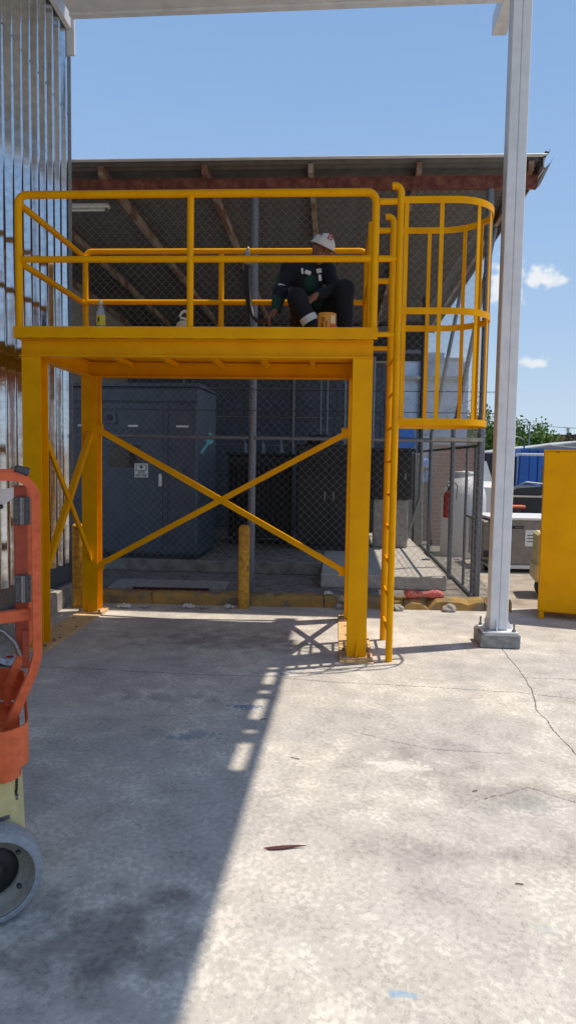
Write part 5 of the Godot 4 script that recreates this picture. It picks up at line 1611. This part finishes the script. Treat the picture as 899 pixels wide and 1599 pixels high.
func make_lift() -> void:
	var t := thing("personnel_lift", "orange and cream personnel lift with a hinged gate at the left edge", "lift", Vector3(-0.918, 0, -2.42), 0.38)
	var O: Material = M.orange
	# chassis and wheels
	part("chassis", MB.new().span(Vector3(-1.1, 0.16, -0.55), Vector3(-0.1, 0.31, 0.0), 0.03), M.cream, t)
	part("fender", MB.new().extrude(PackedVector2Array([Vector2(-1.05, 0.29), Vector2(-0.005, 0.26), Vector2(-0.03, 0.33), Vector2(-0.05, 0.48), Vector2(-1.05, 0.48)]), Transform3D(Basis(), Vector3(0, 0, -0.5)), 0.52), M.cream, t)
	part("fender_slot", MB.new().bar(Vector3(-0.11, 0.318, 0.021), Vector3(-0.055, 0.328, 0.021), 0.006, 0.014), M.steel, t)
	for p in [[-0.115, 0.02], [-0.95, 0.02], [-0.28, -0.62], [-0.95, -0.62]]:
		var ax := Vector3(0.12, 0.0, 1.0)
		var o := part("wheel", MB.new().lathe([Vector2(0.13, -0.05), Vector2(0.152, -0.055), Vector2(0.162, -0.04), Vector2(0.165, 0.0), Vector2(0.162, 0.04), Vector2(0.154, 0.056), Vector2(0.134, 0.054)], Transform3D(Basis(Quaternion(Vector3.UP, ax.normalized())), Vector3(p[0], 0.165, p[1] + 0.06)), 40), M.tyre, t)
		var xf := Transform3D(Basis(Quaternion(Vector3.UP, ax.normalized())), Vector3(p[0], 0.165, p[1] + 0.06))
		var ri := part("rim", MB.new().lathe([Vector2(0.088, -0.012), Vector2(0.092, 0.004), Vector2(0.112, 0.01), Vector2(0.122, 0.03), Vector2(0.131, 0.05), Vector2(0.136, 0.052), Vector2(0.134, -0.05), Vector2(0.088, -0.04)], xf, 36), M.rim, o)
		part("hub", MB.new().lathe([Vector2(0.0, 0.02), Vector2(0.035, 0.018), Vector2(0.04, 0.0), Vector2(0.06, -0.006), Vector2(0.09, -0.012), Vector2(0.09, -0.03)], xf, 24), M.black, o)
		for k in 5:
			var a := TAU * k / 5.0 + 0.5
			part("wheel_nut", MB.new().rod(xf * Vector3(cos(a) * 0.104, 0.006, sin(a) * 0.104), xf * Vector3(cos(a) * 0.104, 0.022, sin(a) * 0.104), 0.0075, 6), M.dark_pipe, o)
	# rounded tub of the basket
	var ring := func(inset: float) -> PackedVector2Array:
		var out := PackedVector2Array()
		var r := 0.1 - inset * 0.5
		for c in [[0.01 - 0.1, -0.1 + 0.12, 0.0], [-1.05, -0.1 + 0.12, 1.0], [-1.05, -0.55, 2.0], [0.01 - 0.1, -0.55, 3.0]]:
			for k in 7:
				var a: float = PI * 0.5 * (1.0 - k / 6.0) + PI * 0.5 * c[2]
				var a2: float = PI * 0.5 * (c[2] + k / 6.0)
				out.append(Vector2(c[0] + cos(a2) * r, c[1] + sin(a2) * r))
		return out
	var outer: PackedVector2Array = ring.call(0.0)
	var low: PackedVector2Array = ring.call(0.05)
	var tub := MB.new()
	var m := outer.size()
	for k in m:
		var e := (k + 1) % m
		var a := Vector3(outer[k].x, 0, outer[k].y)
		var b := Vector3(outer[e].x, 0, outer[e].y)
		var c := Vector3(-0.52, 0, -0.26)
		var n := (a + b) * 0.5 - c
		var ia := a + (c - a).normalized() * 0.006
		var ib := b + (c - b).normalized() * 0.006
		tub.face([a + Vector3.UP * 0.53, b + Vector3.UP * 0.53, b + Vector3.UP * 0.672, a + Vector3.UP * 0.672], n)
		tub.face([ia + Vector3.UP * 0.53, ib + Vector3.UP * 0.53, ib + Vector3.UP * 0.672, ia + Vector3.UP * 0.672], -n)
		tub.face([a + Vector3.UP * 0.672, b + Vector3.UP * 0.672, ib + Vector3.UP * 0.672, ia + Vector3.UP * 0.672], Vector3.UP)
		tub.face([a + Vector3.UP * 0.53, b + Vector3.UP * 0.53, ib + Vector3.UP * 0.53, ia + Vector3.UP * 0.53], Vector3.DOWN)
	part("tub", tub, O, t)
	var lw := MB.new()
	for k in m:
		var e := (k + 1) % m
		var a := Vector3(low[k].x, 0, low[k].y)
		var b := Vector3(low[e].x, 0, low[e].y)
		var n := (a + b) * 0.5 - Vector3(-0.52, 0, -0.26)
		lw.face([a + Vector3.UP * 0.482, b + Vector3.UP * 0.482, b + Vector3.UP * 0.529, a + Vector3.UP * 0.529], n)
		lw.tri(a + Vector3.UP * 0.482, b + Vector3.UP * 0.482, Vector3(-0.52, 0.482, -0.26), Vector3.DOWN)
		lw.tri(a + Vector3.UP * 0.529, b + Vector3.UP * 0.529, Vector3(-0.52, 0.529, -0.26), Vector3.UP)
	part("tub_skirt", lw, O, t)
	part("pull_rod", MB.new().tube([Vector3(-0.03, 0.465, -0.03), Vector3(-0.032, 0.40, -0.03), Vector3(-0.035, 0.385, -0.03)], 0.0055, 6), M.black, t)
	part("rod_end", MB.new().rod(Vector3(-0.044, 0.372, -0.03), Vector3(-0.026, 0.372, -0.03), 0.011, 8), M.steel, t)
	# gate and guard rail tubes; two hoops, front and back of the basket
	for z in [-0.02, -0.52]:
		var path := [Vector3(-0.062, 0.55, z), Vector3(-0.055, 0.64, z), Vector3(0.028, 0.83, z), Vector3(0.044, 0.89, z), Vector3(0.044, 1.43, z)]
		path.append_array(arc(Vector3(-0.036, 1.445, z), Vector3(1, 0, 0), Vector3.UP, 0.08, 0.1, PI / 2, 7))
		path.append_array([Vector3(-0.95, 1.53, z)])
		path.append_array(arc(Vector3(-1.06, 1.445, z), Vector3.UP, Vector3(-1, 0, 0), 0.08, 0.1, PI / 2, 7))
		path.append_array([Vector3(-1.14, 0.89, z), Vector3(-1.12, 0.83, z), Vector3(-1.06, 0.64, z), Vector3(-1.05, 0.55, z)])
		part("guard_hoop", MB.new().sweep(path, 0.045, 0.03, Vector3(0, 0, 1)), O, t)
	part("gate_post", MB.new().box(Vector3(-0.004, 1.18, -0.115), Vector3(0.048, 0.62, 0.04), Basis(), 0.004), M.orange_dark, t)
	part("inner_post", MB.new().tube([Vector3(-0.10, 1.5, -0.06), Vector3(-0.112, 1.44, -0.06), Vector3(-0.112, 1.12, -0.06), Vector3(-0.10, 1.03, -0.06)], 0.02, 8), O, t)
	part("cross_bar", MB.new().bar(Vector3(-1.1, 0.965, -0.02), Vector3(0.026, 1.03, -0.06), 0.03, 0.042, Vector3.UP, 0.003), O, t)
	part("brace", MB.new().tube([Vector3(-0.15, 0.985, -0.06), Vector3(-0.07, 0.975, -0.06), Vector3(-0.03, 0.93, -0.06), Vector3(-0.012, 0.88, -0.06)], 0.009, 6), M.steel, t)
	part("latch_arm", MB.new().box(Vector3(0.006, 0.90, -0.07), Vector3(0.024, 0.14, 0.02), Basis(), 0.003), M.orange_dark, t)
	for y in [1.40, 1.118]:
		var h := part("hinge", MB.new().box(Vector3(0.0, y, -0.088), Vector3(0.056, 0.10, 0.012), Basis(), 0.003), M.hinge, t)
		part("knuckle", MB.new().rod(Vector3(-0.002, y - 0.048, -0.076), Vector3(-0.002, y + 0.048, -0.076), 0.0085, 10), M.steel, h)
		for p in [[-0.02, 0.035], [0.02, 0.035], [-0.02, -0.035], [0.02, -0.035], [0.02, 0.0]]:
			part("screw", MB.new().rod(Vector3(p[0], y + p[1], -0.083), Vector3(p[0], y + p[1], -0.079), 0.004, 6), M.dark_pipe, h)
	part("white_bracket", MB.new().extrude(PackedVector2Array([Vector2(-0.09, 0.0), Vector2(-0.07, 0.035), Vector2(0.0, 0.05), Vector2(0.0, 0.015), Vector2(-0.05, -0.02)]), Transform3D(Basis(), Vector3(-0.02, 1.435, -0.11)), 0.012), M.plastic, t)
	part("bracket_bolt", MB.new().rod(Vector3(-0.07, 1.415, -0.11), Vector3(-0.07, 1.415, -0.085), 0.009, 6), M.black, t)
	part("top_clamp", MB.new().box(Vector3(0.0, 1.545, -0.03), Vector3(0.05, 0.03, 0.05), Basis(Vector3(0, 0, 1), -0.2), 0.005), M.dark_pipe, t)
	part("mast", MB.new().span(Vector3(-0.85, 0.3, -0.6), Vector3(-0.45, 1.9, -0.56), 0.02), M.galv_dull, t)

# ---- bollards, litter and other small things ----------------------------------------------------------------

func crumple(size: Vector3, seed_: int) -> MB:
	var mb := MB.new()
	var nz := FastNoiseLite.new()
	nz.seed = seed_
	nz.frequency = 3.1
	var p := func(i: int, j: int) -> Vector3:
		var u := i / 9.0 - 0.5
		var v := j / 7.0 - 0.5
		var e := 1.0 - 0.4 * absf(nz.get_noise_2d(u * 3.0 + 9.0, v * 3.0))
		return Vector3(u * size.x * e, 0.004 + size.y * maxf(0.0, 0.55 + nz.get_noise_2d(u * 1.2, v * 1.2) * 1.1) * (1.0 - 2.6 * maxf(u * u, v * v)), v * size.z * e)
	for i in 9:
		for j in 7:
			var q: Array = [p.call(i, j), p.call(i + 1, j), p.call(i + 1, j + 1), p.call(i, j + 1)]
			mb.face([q[0], q[1], q[2]], Vector3.UP); mb.face([q[0], q[2], q[3]], Vector3.UP)
	return mb

func make_small_things() -> void:
	for b in [[Vector3(-0.46, 0, -7.41), "worn yellow bollard standing in front of the kerb between the platform legs"], [Vector3(-2.2, 0, -7.32), "worn yellow bollard half hidden behind the back left platform leg"]]:
		var t := thing("bollard", b[1], "bollard", b[0], 0.0, "yellow bollards by the kerb")
		part("pipe", MB.new().lathe([Vector2(0.06, 0.0), Vector2(0.06, 0.85), Vector2(0.058, 0.865)], Transform3D(), 20), M.yellow_old, t)
		part("cap", MB.new().lathe([Vector2(0.058, 0.866), Vector2(0.045, 0.885), Vector2(0.02, 0.895), Vector2(0.0, 0.897)], Transform3D(), 20), M.yellow_old, t)
		var rng := RandomNumberGenerator.new()
		rng.seed = 6
		for k in 10:
			var a := rng.randf_range(-0.6, 1.0)
			part("paint_chip", MB.new().box(Vector3(sin(a) * 0.06, rng.randf_range(0.1, 0.8), cos(a) * 0.06), Vector3(0.008, rng.randf_range(0.008, 0.03), 0.003), Basis(Vector3.UP, a)), M.dark_pipe, t)
	# red rag or bag on the kerb by the corner
	var rag := MB.new()
	var f := Field.new(Vector3(-0.3, -0.06, -0.12), Vector3(0.3, 0.14, 0.12), 0.014)
	f.capsule(Vector3(-0.16, 0.035, 0), Vector3(-0.06, 0.035, 0.01), 0.05, 0.035, 0.02)
	f.capsule(Vector3(-0.06, 0.035, 0.01), Vector3(0.08, 0.035, 0.0), 0.03, 0.035, 0.02)
	f.capsule(Vector3(0.08, 0.035, 0), Vector3(0.18, 0.03, 0.02), 0.045, 0.035, 0.02)
	f.ellipsoid(Vector3(-0.17, 0.05, 0.02), Basis(), Vector3(0.06, 0.04, 0.05), 0.02)
	f.ellipsoid(Vector3(0.13, 0.05, -0.01), Basis(), Vector3(0.07, 0.03, 0.05), 0.02)
	f.into(rag)
	var rg := part("red_sack", rag, mat([[0.0, sc(168, 58, 62)], [0.5, sc(196, 88, 88)], [0.75, sc(196, 150, 124)], [1.0, sc(214, 160, 150)]], 0.8, 0.0, 2.4, 0.02, 231, 0.6), self)
	rg.position = Vector3(1.5, 0.118, -7.555)
	tag(rg, "faded red rolled sack lying on the kerb near the fence corner", "sack")
	# broken kerb pieces
	for k in 6:
		var o := part("kerb_rubble", lump(Vector3(0.14, 0.09, 0.1) * (0.7 + 0.2 * (k % 3)), 50 + k), M.concrete, self)
		o.position = [Vector3(0.56, 0.03, -7.42), Vector3(0.68, 0.035, -7.4), Vector3(0.62, 0.09, -7.5), Vector3(1.05, 0.03, -7.41), Vector3(1.19, 0.03, -7.40), Vector3(1.74, 0.03, -7.39)][k]
		tag(o, ["leftmost broken kerb lump behind the front right platform leg", "broken kerb lump right of the platform leg base", "broken kerb lump on top of the kerb behind the ladder", "broken kerb lump on the ground right of the ladder foot", "broken kerb lump below the left end of the red sack", "broken kerb lump below the right end of the red sack"][k], "rubble", "broken pieces of the kerb")
	# litter along the kerb
	var lit := [[-1.72, -7.33, 0.16, 0.05, "crumpled white wrapper nearest the back left platform leg"], [-1.5, -7.36, 0.12, 0.04, "second crumpled white wrapper from the left along the kerb"], [-1.05, -7.38, 0.14, 0.05, "crumpled wrapper midway between back leg and bollard"], [-0.88, -7.35, 0.1, 0.04, "small torn wrapper left of the bollard, third along the kerb"], [-0.62, -7.39, 0.12, 0.05, "crumpled white wrapper touching the bollard's left side"]]
	for k in lit.size():
		var o := part("litter", crumple(Vector3(lit[k][2], lit[k][3], 0.1), 70 + k), M.plastic if k % 2 == 0 else M.concrete, self)
		o.position = Vector3(lit[k][0], 0.001, lit[k][1])
		o.rotation.y = k * 1.3
		tag(o, lit[k][4], "litter", "litter along the kerb")
	var wp := part("litter", crumple(Vector3(0.1, 0.06, 0.08), 91), M.plastic, self)
	wp.position = Vector3(0.45, 0.126, -7.56)
	tag(wp, "small white scrap on top of the kerb left of the platform leg", "litter")
	var bag := part("plastic_bag", crumple(Vector3(0.3, 0.08, 0.2), 93), mat(sc(198, 198, 200), 0.5), self)
	bag.position = Vector3(-2.1, 0.001, -5.25)
	tag(bag, "flattened white plastic bag on the concrete behind the orange gate", "plastic bag")
	var stain := part("bag_print", MB.new().box(Vector3(-2.09, 0.085, -5.22), Vector3(0.05, 0.012, 0.03), Basis(), 0.003), M.red, bag)
	stain.position = -bag.position + Vector3(0.0, -0.015, 0.0)
	# dry leaf or strip of bark lying in the sun
	var st := MB.new()
	st.extrude(PackedVector2Array([Vector2(-0.085, -0.002), Vector2(-0.05, -0.012), Vector2(0.0, -0.01), Vector2(0.05, 0.0), Vector2(0.092, 0.004), Vector2(0.06, 0.008), Vector2(0.0, 0.008), Vector2(-0.045, 0.004)]), Transform3D(Basis(Vector3(1, 0, 0), Vector3(0, 0.25, -1).normalized(), Vector3(0, 1, 0.25).normalized()), Vector3(0, 0.006, 0)), 0.004)
	var so := part("dry_strip", st, mat([[0.0, sc(70, 38, 34)], [1.0, sc(108, 62, 54)]], 0.9, 0.0, 8.0, 0.03, 233), self)
	so.position = Vector3(0.005, 0.0, -2.77)
	so.rotation.y = 0.08
	tag(so, "dark brown dry strip lying on the sunlit concrete", "leaf strip")
	for k in 4:
		var a: Array = [[0.06, -3.64, 0.05, -0.5], [0.93, -3.3, 0.03, 0.4], [-0.13, -4.2, 0.04, 0.2], [0.9, -2.55, 0.03, -0.2], [0.28, -2.2, 0.02, 0.9], [-0.42, -2.75, 0.025, 0.5], [-0.1, -2.6, 0.012, 0.1], [1.15, -2.35, 0.02, -0.6], [-0.72, -3.9, 0.02, 1.0]][k]
		var o := part("twig", MB.new().tube([Vector3(-float(a[2]) * 0.5, 0.004, 0), Vector3(0, 0.005, 0.002), Vector3(float(a[2]) * 0.5, 0.004, -0.001)], 0.0022, 5), M.bark, self)
		o.position = Vector3(a[0], 0.0, a[1])
		o.rotation.y = a[3]
		tag(o, ["dark twig nearest the dark brown strip, on the far side of it", "short dark twig right of the white paint splash", "dark twig lying on the shadow edge beyond the bollard side", "short dark twig in the right foreground on sunlit concrete", "tiny twig lowest in the picture on the sunlit concrete", "twig in the shade left of the dark brown strip", "tiny twig just left of the dark brown strip", "tiny twig furthest right on the near concrete", "short twig in the shade beside the pale blue paint stain"][k], "twig", "twigs on the concrete")
	# blue ribbon tied to the fence
	var rb := thing("blue_ribbon", "torn light blue plastic tied to the fence rail in front of the cabinet", "ribbon", Vector3(-0.93, 1.79, -8.20), 0.0)
	var aqua := mat(sc(110, 196, 220), 0.6)
	part("knot", lump(Vector3(0.09, 0.07, 0.06), 97), aqua, rb)
	part("tail", MB.new().sweep([Vector3(0, 0, 0.02), Vector3(-0.03, -0.06, 0.04), Vector3(-0.06, -0.09, 0.03), Vector3(-0.08, -0.14, 0.04)], 0.04, 0.003, Vector3(0.9, 0, 0.4)), aqua, rb)
	part("tail", MB.new().sweep([Vector3(0.02, 0.02, 0.02), Vector3(0.03, 0.06, 0.04), Vector3(0.01, 0.1, 0.03)], 0.05, 0.003, Vector3(0.9, 0, 0.4)), aqua, rb)
